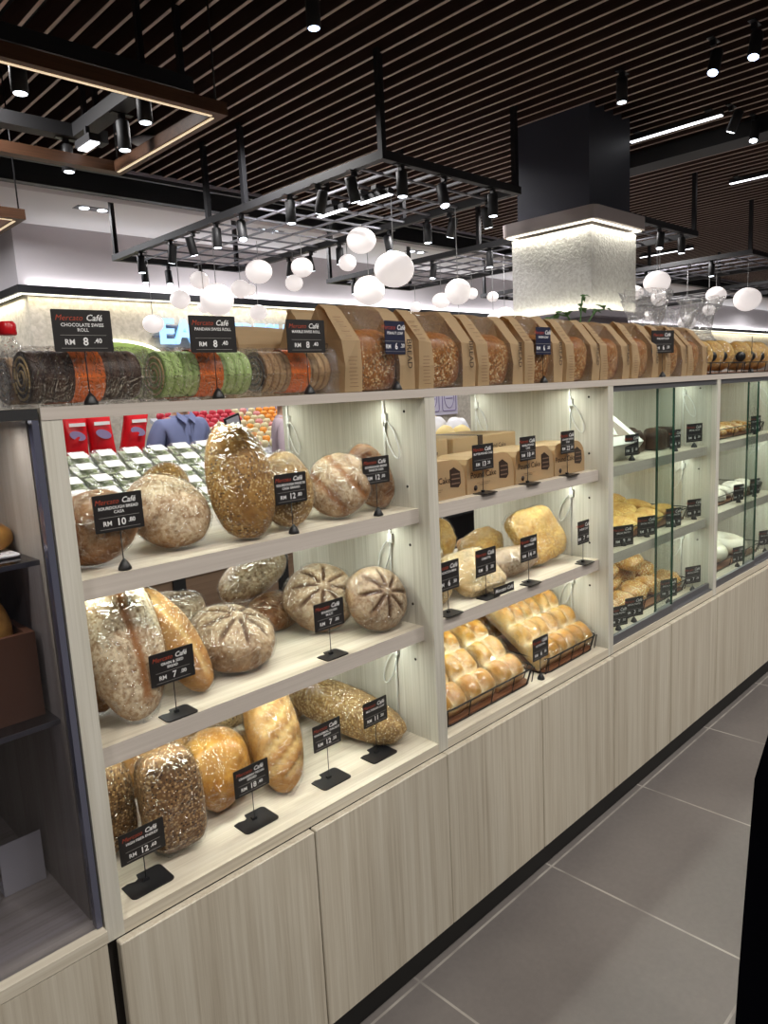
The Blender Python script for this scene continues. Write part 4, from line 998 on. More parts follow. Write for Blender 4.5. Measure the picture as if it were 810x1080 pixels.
# white cake box with a window lid leaning back, cakes beside it
t = thing('window_box', 'white cake box with clear lid tilted towards the glass', 'cake box', (1.83, 0.30, S1))
tilt = Matrix.Translation((0, -0.05, 0.015)) @ Matrix.Rotation(R(38), 4, 'X') @ Matrix.Rotation(R(0), 4, 'Z')
wv, dv, hv = 0.15, 0.105, 0.075
p = MB(); p.box((-wv, -dv + .02, -hv + .075 - .0), (wv, dv + .02, hv), 0, tilt)
p.obj('carton', 'boxwhite', t)
p = MB(); p.box((-wv * .72, -dv * .62 + .02, hv + .0003), (wv * .72, dv * .68 + .02, hv + .001), 0, tilt); p.obj('window', 'brownpanel', t, 'dark window in the lid')
p = MB(); p.prism([(-.05, -.02), (.03, -.04), (.06, .0), (.0, .04)], 'z', hv + .0012, hv + .002, 0, tilt); p.obj('pale_patch', 'boxwhite', t, 'pale four-sided patch on the lid window')  # flat pale patch laid over the lid window
zmn = min((tilt @ Vector((a, b_, 0))).z for a in (-wv, wv) for b_ in (-dv + .02, dv + .02))
t.location = (1.845, 0.222, S1 - zmn + 0.0008)
for i, (x, y) in enumerate(((2.09, .17), (2.19, .20), (2.29, .16), (2.39, .17), (2.14, .30), (2.31, .29))):
    o = bread('chocolate_cake', 'dark chocolate cake behind the glass, ' + ['just beyond the white box', 'second beyond the white box', 'third beyond the white box', 'nearest the partition', 'behind the first dark cake', 'behind the third dark cake'][i], 'cake', (x, y), S1, (0.042, 0.042, 0.05), (1, 0, 0), (0, 0, 1), 'choc', wrap=None, group='dark chocolate cakes', power=3.5, nu=32, nv=18, lump=.12)
pastry_tray('flat yellow breads', 'flat yellow cheese bread', 1.69, 2.45, S2, 'cheese', 6, 3, (0.057, 0.050, 0.02), 0.012, 'flat yellow cheese breads', 'cheese_flatbread', 3.0, .12)
pastry_tray('topped pastries', 'golden topped pastry', 1.69, 2.45, DK, 'pastry', 6, 3, (0.058, 0.050, 0.034), 0.022, 'golden pastries with toppings', 'topped_pastry', 2.6, .2)
for i in range(3):
    bread('topped_pastry', 'golden topped pastry heaped on top of the tray, ' + ORD[i] + ' from the near end', 'pastry', (1.86 + .2 * i, .26), DK + .098, (0.07, 0.06, 0.03), (1, .2, .1), (0, -.3, 1), 'pastry', 'none', None, 'golden pastries with toppings', nu=32, nv=18, power=2.6, lump=.2)
pastry_tray('flat pies', 'flat crumbed pie', 2.52, 3.28, S1, 'pastry', 6, 2, (0.056, 0.056, 0.018), 0.006, 'flat pies in the far bay', 'flat_pie', 2.6, .1)
pastry_tray('iced pastries', 'white iced pastry', 2.52, 3.28, S2, 'white', 6, 2, (0.054, 0.048, 0.024), 0.016, 'iced pastries in the far bay', 'iced_pastry', 2.4, .2)
wire_tray('wire tray holding the white sugared rings', 2.52, 3.28, 0.085, 0.44, DK, 0.045)
for i, (x, y, zz, tl) in enumerate(((2.64, .20, .012, 12), (2.87, .20, .012, 20), (3.10, .20, .012, 8), (2.755, .325, .128, 14), (2.985, .325, .128, 12))):
    p = MB(); rr, r2 = 0.068, 0.040; vs = []; fs = []; n, m_ = 36, 18
    for a in range(n):
        for c in range(m_):
            A = 2 * PI * a / n; Cc = 2 * PI * c / m_; k = 1 + .05 * noise.noise(Vector((math.cos(A) * 2 + i, math.sin(A) * 2, math.cos(Cc))))
            vs.append(((rr + r2 * math.cos(Cc) * k) * math.cos(A), (rr + r2 * math.cos(Cc) * k) * math.sin(A), r2 * .85 * math.sin(Cc) * k))
    for a in range(n):
        for c in range(m_): fs.append((a * m_ + c, ((a + 1) % n) * m_ + c, ((a + 1) % n) * m_ + (c + 1) % m_, a * m_ + (c + 1) % m_))
    p.add(vs, fs, 0, True); me = p.mesh('sugared_ring', B['white']); attrs(me, [0] * len(vs), [1] * len(vs)); recalc(me)
    o = bpy.data.objects.new('sugared_ring', me); COL.objects.link(o); o.rotation_euler = (R(tl), 0, 0)
    o.location = (x, y, DK + zz + r2 * .85 + (rr + .03) * math.sin(R(tl)))
    tag(o, 'white sugared ring bread, ' + ['first', 'second', 'third'][i % 3] + (' in the front row' if i < 3 else ' in the rear row') + ' of the far tray', 'bread', 'white sugared rings')

# ------------------------------------------------------------------ inside the glass case
G3 = 'breads in the glass case'
p = MB(); p.box((-0.45, 0.10, 1.2135), (-0.03, 0.30, 1.219), 0, None, .002); tag(p.obj('serving_board', 'boxwhite'), 'pale serving board with filled rolls on the upper glass shelf', 'tray')
for i, (x, y) in enumerate(((-0.075, .15), (-0.085, .24), (-0.19, .16), (-0.20, .25), (-0.31, .16))):
    bread('filled_roll', 'filled golden roll on the pale board in the glass case, ' + ['nearest the end panel', 'behind the nearest one', 'second along the front', 'second along the back', 'third along the front'][i], 'bread', (x, y), 1.2195, (0.055, 0.032, 0.028), (1, .3, 0), (0, -.3, 1), 'golden', 'none', None, G3, nu=36, nv=20)
t = thing('bread_crate', 'dark brown crate of buns on the lower glass shelf', 'crate', (-0.21, 0.195, 0.9535))
p = MB(); w, d, h = .18, .11, .14
for a_, b_ in (((-w, -d, .0005), (w, -d + .012, h)), ((-w, d - .012, .0005), (w, d, h)), ((-w, -d + .012, .0005), (-w + .012, d - .012, h)), ((w - .012, -d + .012, .0005), (w, d - .012, h)), ((-w + .012, -d + .012, .0005), (w - .012, d - .012, .098))): p.box(a_, b_)
p.obj('sides', 'tray', t)
for i, (x, y) in enumerate(((-.09, .148), (-.18, .148), (-.27, .148), (-.09, .245), (-.18, .245), (-.27, .245))):
    bread('crate_bun', 'soft brown bun in the dark crate, ' + (ORD[i] + ' in the front row' if i < 3 else ORD[i - 3] + ' in the back row') + ' from the end panel', 'bread', (x, y), .9535 + .0985, (.042, .046, .052), (1, 0, 0), (0, 0, 1), 'golden', 'none', None, G3, nu=32, nv=18, power=2.6, flat=.8)
bread('dark_loaf', 'tall dark brown loaf at the cut edge on the deck of the glass case', 'bread', (-0.215, 0.10), 0.604, (.12, .05, .05), (0, .05, 1), (-.2, -1, 0), 'rustic', 'none', None, G3, power=2.6)
p = MB(); p.box((-0.10, 0.20, 0.6045), (-0.03, 0.202, 0.70)); p.box((-0.10, 0.2021, 0.6045), (-0.03, 0.25, 0.606)); tag(p.obj('paper_card', 'boxwhite'), 'white folded paper card standing on the glass case deck', 'card')
sign(-0.20, 0.064, 0.9535, 0.10, ['SOFT BUN'], ('3', '20'), 'black price card in front of the bun crate in the glass case', .07, .06, 'clip', R(-20))

# ------------------------------------------------------------------ pillar
PX0, PY0, PX1, PY1 = 3.86, 1.33, 4.38, 1.86
def sq(mb, z0, z1, g, mi=0, bev=0.0): mb.box((PX0 - g, PY0 - g, z0), (PX1 + g, PY1 + g, z1), mi)
pil = thing('pillar', 'square pillar with dark top, glowing cap and white carved cladding', 'pillar', ((PX0 + PX1) / 2, (PY0 + PY1) / 2, 0), 0, None, True)
p = MB(); sq(p, 0.0, 1.8455, -.005); p.obj('lower_shaft', 'pillarlow', pil)
p = MB(); sq(p, 1.8845, 2.395, 0.03); p.obj('cladding', 'pillartex', pil, 'white carved stone cladding')
p = MB(); pr = rounded(PX0 - .085, PY0 - .085, PX1 + .085, PY1 + .085, .05, 4); p.prism(pr, 'z', 2.42, 2.50); p.obj('cap', 'caplam', pil)
p = MB(); sq(p, 2.50, 3.32, 0.0); p.obj('upper_shaft', 'pillardark', pil, 'dark grey upper shaft')
p = MB(); g = .055
for a_, b_ in (((PX0 - g, PY0 - g, 2.412), (PX1 + g, PY0 - g + .012, 2.4195)), ((PX0 - g, PY1 + g - .012, 2.412), (PX1 + g, PY1 + g, 2.4195)), ((PX0 - g, PY0 - g + .012, 2.412), (PX0 - g + .012, PY1 + g - .012, 2.4195)), ((PX1 + g - .012, PY0 - g + .012, 2.412), (PX1 + g, PY1 + g - .012, 2.4195))): p.box(a_, b_)
p.obj('led_line', 'ledcove', pil, 'glowing line under the cap')
p = MB(); sq(p, 1.846, 1.884, 0.075); p.obj('lower_ledge', 'pillarlow', pil)

# ------------------------------------------------------------------ hanging black grid frames
def frame(name, label, x0, x1, y0, y1, z, nx, ny, rods, grp='black grid frames under the ceiling'):
    t = thing(name, label, 'ceiling frame', ((x0 + x1) / 2, (y0 + y1) / 2, z), 0, grp, True)
    s_ = .022
    p = MB()
    p.box((x0, y0, z), (x1, y0 + 2 * s_, z + 2 * s_)); p.box((x0, y1 - 2 * s_, z), (x1, y1, z + 2 * s_))
    p.box((x0, y0 + 2 * s_, z), (x0 + 2 * s_, y1 - 2 * s_, z + 2 * s_)); p.box((x1 - 2 * s_, y0 + 2 * s_, z), (x1, y1 - 2 * s_, z + 2 * s_)); p.obj('outer_frame', 'blackmatte', t)
    p = MB()
    for i in range(1, nx):
        x = x0 + (x1 - x0) * i / nx; p.box((x - .008, y0 + 2 * s_, z + .012), (x + .008, y1 - 2 * s_, z + .024), 0)
    for j in range(1, ny):
        y = y0 + (y1 - y0) * j / ny; p.box((x0 + 2 * s_, y - .008, z + .0125), (x1 - 2 * s_, y + .008, z + .0235), 0)
    p.obj('grid', 'gridgrey', t)
    for x, y in rods:
        p = MB(); p.box((x - .016, y - .016, z + .0442), (x + .016, y + .016, 3.12)); p.obj('hanger', 'black', t)
    return t
M['gridgrey'] = mat('grid_grey', (0.20, 0.20, 0.23), 0.4)
frame('grid_frame', 'near black grid frame with spotlights and opal globes', 2.36, 3.56, 1.62, 4.74, 2.6, 5, 13, [(2.385, 1.645), (2.385, 2.87), (2.385, 3.30), (2.385, 4.71), (3.53, 1.645), (3.53, 2.6), (3.53, 3.4), (3.53, 4.71)])
frame('grid_frame', 'middle black grid frame passing behind the pillar', 4.75, 6.02, 1.55, 4.9, 2.6, 5, 14, [(4.775, 1.575), (4.775, 2.9), (4.775, 4.86), (5.99, 1.575), (5.99, 3.2), (5.99, 4.86)])
frame('grid_frame', 'far black grid frame beyond the pillar', 7.42, 8.8, 1.6, 4.95, 2.6, 5, 14, [(7.445, 1.63), (7.445, 3.2), (7.445, 4.9), (8.77, 1.63), (8.77, 3.3)])
frame('grid_frame', 'farthest black grid frame at the right end of the hall', 10.2, 11.6, 1.2, 4.6, 2.6, 4, 10, [(10.225, 1.23), (10.225, 3.0), (11.57, 1.23)])
def spot_mesh(L=.12, r=.03):
    if 'spot' not in _shared:
        p = MB(); p.lathe([(r * .9, 0.0), (r, .004), (r, L), (r * .9, L + .004)], n=18)
        _shared['spot'] = p.mesh('lamp_body', 'blackmatte')
        p = MB(); p.lathe([(r * .78, -.002), (r * .82, .0005)], n=18); _shared['lens'] = p.mesh('lens', 'lens'); _shared['lensb'] = p.mesh('lens', 'lensblue')
        p = MB(); p.box((-.012, -.012, L + .004), (.012, .012, L + .03)); p.box((-.05, -.016, L + .03), (.05, .016, L + .034)); _shared['mount'] = p.mesh('track_mount', 'black')
        for k in ('spot', 'lens', 'lensb', 'mount'): recalc(_shared[k])
def spot(x, y, z, label, tilt=(0, 0), blue=False, drop=0.0):
    spot_mesh()
    t = thing('track_spotlight', label, 'spotlight', (x, y, z), 0, 'black cylinder spotlights')
    a = put('lamp_body', _shared['spot'], t, None, False); a.rotation_euler = (R(tilt[0]), R(tilt[1]), 0)
    l_ = put('lens', _shared['lensb' if blue else 'lens'], t, 'lit white lens', False); l_.rotation_euler = a.rotation_euler
    m_ = put('track_mount', _shared['mount'], t, None, False)
    return t
sp1 = [(2.385, 4.30), (2.385, 3.84), (2.385, 3.52), (2.385, 3.22), (2.385, 2.92), (2.385, 2.42), (2.385, 2.16), (2.385, 1.86), (2.62, 4.715), (2.84, 4.715), (3.15, 4.715), (3.535, 3.95), (3.535, 3.65), (3.535, 3.30), (3.535, 2.75), (3.535, 2.38), (3.535, 2.18), (3.535, 1.86), (2.52, 1.645), (2.86, 1.645), (3.30, 1.645)]
for i, (x, y) in enumerate(sp1):
    side = 'long side nearest the camera' if i < 8 else 'far short end' if i < 11 else 'long side towards the pillar' if i < 18 else 'near short end'
    k = i if i < 8 else i - 8 if i < 11 else i - 11 if i < 18 else i - 18
    spot(x, y, 2.445, 'black spotlight on the near grid frame, ' + side + ', ' + ORD[k] + ' of its row', ((0, 0), (18, 0), (0, -15), (0, 0), (-18, 8))[i % 5])
sp2 = [(4.775, 4.5), (4.775, 3.95), (4.775, 3.44), (4.775, 2.79), (4.775, 2.3), (5.35, 1.575), (5.75, 1.575), (5.99, 2.2), (5.99, 3.0), (5.99, 4.2), (5.4, 4.875)]
for i, (x, y) in enumerate(sp2): spot(x, y, 2.445, 'black spotlight on the middle grid frame, ' + ORD[i % 10] + (' from its far left corner' if i < 10 else ' on its far edge'), ((0, 0), (15, 0), (0, 12))[i % 3])
sp3 = [(7.445, 2.0), (7.445, 2.7), (7.445, 3.5), (7.445, 4.4), (8.1, 1.625), (8.6, 1.625), (10.225, 2.2), (10.9, 1.225)]
for i, (x, y) in enumerate(sp3): spot(x, y, 2.445, 'black spotlight on the frames beyond the pillar, ' + ORD[i] + ' going away', ((0, 0), (0, 15))[i % 2])

# linear lamps on the frame and under the slats
def bar(x, y0, y1, z, label, w=.022):
    t = thing('linear_lamp', label, 'linear lamp', (x, (y0 + y1) / 2, z), 0, 'white linear lamps', True)
    p = MB(); p.box((x - w, y0, z + .006), (x + w, y1, z + .035)); p.obj('housing', 'blackmatte', t)
    for ym in (y0 + .05, y1 - .09): p = MB(); p.box((x - .07, ym, z + .0352), (x + .07, ym + .04, 3.0978 if z > 3 else 2.6118)); p.obj('mounting_plate', 'blackmatte', t)
    p = MB(); p.box((x - w * .8, y0 + .004, z), (x + w * .8, y1 - .004, z + .0055)); p.obj('diffuser', 'ledbar', t, 'glowing white diffuser')
bar(2.75, 1.95, 2.22, 2.555, 'short bright bar lamp under the near grid frame, close to its corner')
bar(2.75, 2.34, 2.60, 2.555, 'second short bright bar lamp under the near grid frame')
bar(4.64, 0.84, 1.46, 3.055, 'long bright bar lamp under the slats just right of the pillar')
bar(6.43, 0.55, 1.46, 3.055, 'bright bar lamp under the slats farther right of the pillar')
bar(9.25, 2.95, 3.66, 3.05, 'long bright bar lamp under the slats seen below the middle frame')
# spotlights under the slats at the right
for i, (x, y, bl, ti) in enumerate(((3.62, 0.50, 1, (0, 25)), (3.60, 0.30, 1, (0, 20)), (3.60, 0.98, 0, (0, 0)), (4.64, 0.79, 0, (25, 0)), (4.95, 0.76, 0, (0, 20)), (1.76, 1.39, 1, (0, 0)))):
    spot(x, y, 2.9435, ['bluish spotlight under the slats, left one of the tilted pair', 'bluish spotlight under the slats, right one of the tilted pair', 'single slim spotlight hanging alone in front of the pillar', 'spotlight at the end of the bright bar lamp', 'spotlight beside the dark ceiling beam at the right edge', 'spotlight at the very top edge under the slats'][i], ti, bool(bl))
p = MB(); p.box((5.02, -1.5, 3.0), (5.24, 1.9, 3.0975)); tag(p.obj('ceiling_duct', 'blackmatte'), 'black boxed duct running under the slats right of the pillar', 'duct')

# brown lit frames at upper left with black tracks inside
def brown_frame(label, x0, x1, y0, y1, z, rods):
    t = thing('wooden_frame', label, 'ceiling frame', ((x0 + x1) / 2, (y0 + y1) / 2, z), 0, 'brown hanging frames', True)
    s_ = .055
    p = MB(); p.box((x0, y0, z), (x1, y0 + s_, z + .05)); p.box((x0, y1 - s_, z), (x1, y1, z + .05)); p.box((x0, y0 + s_, z), (x0 + s_, y1 - s_, z + .05)); p.box((x1 - s_, y0 + s_, z), (x1, y1 - s_, z + .05)); p.obj('frame_bars', 'brownframe', t)
    p = MB(); q = .012
    p.box((x0 + s_, y0 + s_ - q - .01, z - .003), (x1 - s_, y0 + s_ - .01, z - .0002)); p.box((x1 - s_ + .01, y0 + s_, z - .003), (x1 - s_ + .01 + q, y1 - s_, z - .0002))
    p.obj('led_line', 'ledwarm', t, 'thin warm glowing line')
    for x, y in rods:
        p = MB(); p.cyl((x, y, z + .05), (x, y, 3.1), .004, 0, 8); p.obj('hanger', 'black', t)
brown_frame('brown hanging frame with a warm lit edge at upper left', -1.2, 1.445, 1.60, 2.60, 2.6, [(1.41, 1.63), (1.42, 2.57), (0.4, 2.57), (0.4, 1.63)])
brown_frame('lower brown hanging frame cut off at the left edge', -1.2, 1.06, 2.90, 3.9, 2.4, [(1.04, 2.93), (1.03, 3.87)])
def track(label, a, b_, z):
    t = thing('lamp_track', label, 'track', ((a[0] + b_[0]) / 2, (a[1] + b_[1]) / 2, z), 0, 'black lamp tracks', True)
    p = MB(); p.box((a[0], a[1], z), (b_[0], b_[1], z + .06)); p.obj('rail', 'blackmatte', t)
    for x, y in ((a[0] + .02, a[1] + .02), (b_[0] - .02, b_[1] - .02)):
        p = MB(); p.box((x - .012, y - .012, z + .0602), (x + .012, y + .012, 3.11)); p.obj('hanger', 'black', t)
track('thick black lamp track above the upper-left brown frame, nearer bar', (-1.2, 1.80), (1.42, 1.88), 2.745)
track('thick black lamp track above the upper-left brown frame, farther bar', (-1.2, 2.60), (1.40, 2.68), 2.745)
track('short black cross track joining the two upper-left tracks', (1.22, 1.8805), (1.30, 2.5995), 2.745)
for i, (x, y, z) in enumerate(((0.71, 1.84, 2.59), (1.20, 2.645, 2.59), (1.28, 2.20, 2.59), (1.20, 1.84, 2.59))):
    spot(x, y, z + .0005, ['spotlight on the near upper-left track, closest to the edge', 'spotlight on the far upper-left track by the bright lamp', 'spotlight on the short cross track', 'spotlight on the near upper-left track by the frame corner'][i])
t = thing('square_lamp', 'small bright square lamp between the upper-left tracks', 'lamp', (1.22, 2.44, 2.655))
p = MB(); p.box((-.03, -.08, .008), (.03, .08, .04)); p.box((-.01, -.01, .04), (.01, .01, .09)); p.obj('housing', 'blackmatte', t)
p = MB(); p.box((-.022, -.072, 0), (.022, .072, .0075)); p.obj('diffuser', 'ledbar', t, 'glowing white face')
p = MB(); p.lathe([(.09, 0), (.11, .012), (.10, .02)], (2.05, 3.4, 3.078), n=28); tag(p.obj('ceiling_speaker', 'gridgrey'), 'round grey speaker disc under the slats near the frame corner', 'speaker')
def downlight(x, y, z, label):
    t = thing('downlight', label, 'downlight', (x, y, z), 0, 'recessed twin downlights')
    p = MB(); p.box((-.16, -.06, -.004), (.16, .06, -.0002)); p.obj('plate', 'black', t)
    for s_ in (-1, 1):
        p = MB(); p.lathe([(.04, -.008), (.042, -.0042)], (s_ * .08, 0, 0), n=16); p.obj('lens', 'lens', t, 'lit white lens')
downlight(2.55, 5.4, 3.16, 'twin downlight in the white ceiling above the cove wall'); downlight(4.35, 5.3, 3.16, 'second twin downlight in the white ceiling'); downlight(6.6, 5.3, 3.16, 'third twin downlight in the white ceiling')

# ------------------------------------------------------------------ opal globe pendants
PD = [(2.375, 4.188, 2.052, .080, 'low globe at the left end in front of the blue letters'), (2.69, 4.305, 2.261, .080, 'globe second from the left end'),
 (2.97, 4.45, 2.45, .078, 'small globe high above the big left one'), (2.509, 3.479, 2.15, .118, 'big globe of the left cluster'), (2.922, 4.326, 2.214, .06, 'tiny globe peeking from behind the big left one'),
 (3.221, 4.224, 2.363, .080, 'globe under the frame right of the big left one'), (3.42, 4.38, 2.39, .056, 'tiny globe touching its neighbour under the frame'), (2.95, 3.569, 2.387, .10, 'high globe close below the frame in the left cluster'),
 (3.40, 4.25, 2.18, .078, 'low globe beside the marble roll card'), (3.092, 3.227, 2.377, .080, 'globe hanging right of the left cluster'), (3.42, 3.75, 2.36, .07, 'small globe below the one right of the left cluster'),
 (3.30, 2.80, 2.51, .102, 'globe high in the middle of the near frame'), (2.795, 1.998, 2.154, .1175, 'biggest and nearest globe, above the first paper bags'), (3.52, 3.20, 2.44, .068, 'globe half hidden behind the biggest one'),
 (3.40, 2.85, 2.18, .112, 'low wide globe below the biggest one'), (4.80, 3.69, 2.22, .055, 'tiny globe low behind the paper bags, left of the middle frame lamps'), (4.86, 3.42, 2.25, .08, 'round globe under the start of the middle frame'),
 (3.50, 2.10, 2.08, .088, 'globe on a long cord in front of the middle frame'), (5.2, 3.33, 2.32, .055, 'small globe touching the long-cord globe'), (4.90, 3.25, 1.99, .066, 'low globe under the long-cord globe'),
 (5.35, 3.2, 2.285, .055, 'small round globe left of the pillar'), (4.95, 2.9, 2.03, .06, 'low globe behind the third paper bag'), (5.3, 3.03, 2.09, .08, 'low wide globe by the pillar foot'),
 (5.409, 1.62, 2.198, .10, 'large globe just right of the pillar'), (5.9, 2.05, 2.2, .072, 'globe half hidden by the pillar cladding'), (5.95, 1.85, 2.13, .068, 'globe below the large one right of the pillar'), (7.6, 2.75, 2.14, .055, 'small low globe right of the pillar foot'),
 (7.45, 1.95, 2.25, .095, 'globe seen through the top of the clear bags'), (7.75, 1.75, 2.2, .13, 'wide globe at the right above the clear bags'), (7.46, 2.25, 2.01, .09, 'low globe seen through the first clear bag'), (7.9, 2.2, 2.15, .065, 'small globe seen through the clear bags')]
for i, (x, y, z, r, lb) in enumerate(PD):
    t = thing('globe_pendant', 'opal white ' + lb, 'pendant lamp', (x, y, z), rnd.uniform(0, 6.28), 'opal globe pendants')
    sq_ = rnd.uniform(.84, .95); off = rnd.uniform(.0, .12)
    p = MB(); p.ell((0, 0, 0), (r * 1.04, r * .98, r * sq_), 0, 28, 18, None, lambda v: Vector((v.x * (1 + off * v.z / r), v.y, v.z * (1 + off * .6 * v.x / r))))
    p.obj('opal_shade', 'globe', t)
    p = MB(); p.cyl((0, 0, r * sq_ * .97), (0, 0, 2.61 - z if z < 2.5 else 2.62 - z), .0028, 0, 6); p.obj('cord', 'cord', t)

# ------------------------------------------------------------------ the shop behind the counter
# lit letters on the cove wall
t = thing('wall_letters', 'pale blue lit letters on the beige cove wall', 'sign', (4.3, WY + .1, 2.1), 0, None, True)
p = MB(); text(p, 'EAT', 0.36, 0, 0, 0, 0, .012, 'LEFT', Matrix.Translation((3.50, WY + .03, 2.09)), .0195)
p.obj('letters', 'signlit', t, fix=False)
p = MB(); text(p, 'FRESH', 0.30, 0, 0, 0, 0, .010, 'LEFT', Matrix.Translation((4.40, WY + .03, 2.11)), .0195); p.obj('letters', 'signlit', t, fix=False)
p = MB(); p.box((3.45, WY + .05, 2.15), (5.38, WY + .0995, 2.17)); p.box((3.45, WY + .05, 2.26), (5.38, WY + .0995, 2.28)); p.obj('letter_rail', 'gridgrey', t)
# green arched boards below the letters
def arch(x, w, h, z, label):
    t = thing('arched_board', label, 'board', (x, WY + .0795, z), 0, 'green arched boards on the cove wall')
    p = MB(); pr = [(-w, -.06), (w, -.06)] + [(w * math.cos(R(a)), h * math.sin(R(a))) for a in range(0, 181, 12)]
    p.prism(pr, 'y', -.02, .02); p.obj('panel', 'greenboard', t)
    p = MB(); p.tube([(w * math.cos(R(a)), -.02, h * math.sin(R(a)) + .01) for a in range(0, 181, 12)], .014, 0, 6); p.obj('lit_rim', 'ledcove', t, 'glowing rim')
arch(3.0, .62, .26, 1.84, 'green arched board with glowing rim behind the chocolate roll card'); arch(6.27, .85, .42, 2.02, 'green arched board with glowing rim above the marble roll')

# slanted salad stand with clear tubs
SX0, SX1, SY0, SY1, SZ0, SZ1 = 0.55, 2.25, 1.75, 2.80, 0.74, 1.175
slope = math.atan2(SZ1 - SZ0, SY1 - SY0 + .03)
t = thing('display_stand', 'brown panelled stand with black legs and a slanted top beyond the shelves', 'stand', ((SX0 + SX1) / 2, 2.4, 0), 0, None, True)
for x in (SX0 + .03, 1.10, 1.66, SX1 - .03):
    for y in (SY0 + .0, SY1 - .06): p = MB(); p.box((x - .03, y, 0.0), (x + .03, y + .05, SZ0 - .045 if y < 2 else SZ1 - .06)); p.obj('leg', 'black', t)
for a, b_ in ((SX0 + .06, 1.07), (1.13, 1.63), (1.69, SX1 - .06)):
    p = MB(); p.box((a, SY0 + .01, .42), (b_, SY0 + .04, SZ0 - .05)); p.obj('panel', 'brownpanel', t)
p = MB(); p.prism([(SY0 - .03, SZ0 - .04), (SY1, SZ1 - .04), (SY1, SZ1), (SY0 - .03, SZ0)], 'x', SX0, SX1); p.obj('slanted_top', 'shelfgrey', t)
p = MB(); p.box((SX0 + .02, SY0 + .02, .30), (SX1 - .02, SY1 - .02, .34)); p.obj('lower_shelf', 'shelfgrey', t)
M['saladmix'] = mk_textured('salad_leaf_mix', (0.24, 0.33, 0.10), (0.72, 0.76, 0.58), 60, .6, .004)
base_tub = None
tubs = []
for j in range(8):
    for i in range(11):
        x = SX0 + .08 + i * .148 + (j % 2) * .02; y = SY0 + .06 + j * .128
        lab = 'clear salad tub, ' + ORD[j] + ' row from the front, ' + (ORD[i] if i < 10 else 'last') + ' from the near end'
        z = SZ0 + (y - SY0 + .03) / (SY1 - SY0 + .03) * (SZ1 - SZ0) + .001
        if base_tub is None:
            t = thing('salad_tub', lab, 'food tub', (x, y, z), 0, 'clear salad tubs on the slanted stand')
            p = MB(); w = .062; p.add([(-w * .85, -w * .85, .006), (w * .85, -w * .85, .006), (w * .85, w * .85, .006), (-w * .85, w * .85, .006), (-w * .95, -w * .95, .042), (w * .95, -w * .95, .042), (w * .95, w * .95, .042), (-w * .95, w * .95, .042)],
                            [(0, 3, 2, 1), (4, 5, 6, 7), (0, 1, 5, 4), (1, 2, 6, 5), (2, 3, 7, 6), (3, 0, 4, 7)], 0)
            p.obj('greens', 'saladmix', t, 'pale green leaves')
            p = MB(); vs = []
            for g, zz in ((.88, .001), (1.0, .045), (1.06, .046), (1.06, .05), (.98, .052), (.80, .068)):
                vs += [(u * g, v * g, zz) for u, v in rounded(-w, -w, w, w, .012, 2)]
            n = len(vs) // 6; fs = [(k * n + i_, k * n + (i_ + 1) % n, (k + 1) * n + (i_ + 1) % n, (k + 1) * n + i_) for k in range(5) for i_ in range(n)] + [[5 * n + i_ for i_ in range(n)]]
            p.add(vs, fs, 0, False); p.obj('clear_lid', 'blister', t)
            p = MB(); p.box((-.042, -.036, .0685), (.042, .036, .0695)); p.obj('label_card', 'boxwhite', t, 'white paper label')
            base_tub = t; t.rotation_euler = (slope, 0, 0)
        else:
            c = dup(base_tub, (x, y, z), None, lab); c.rotation_euler = (slope, 0, rnd.uniform(-.12, .12))
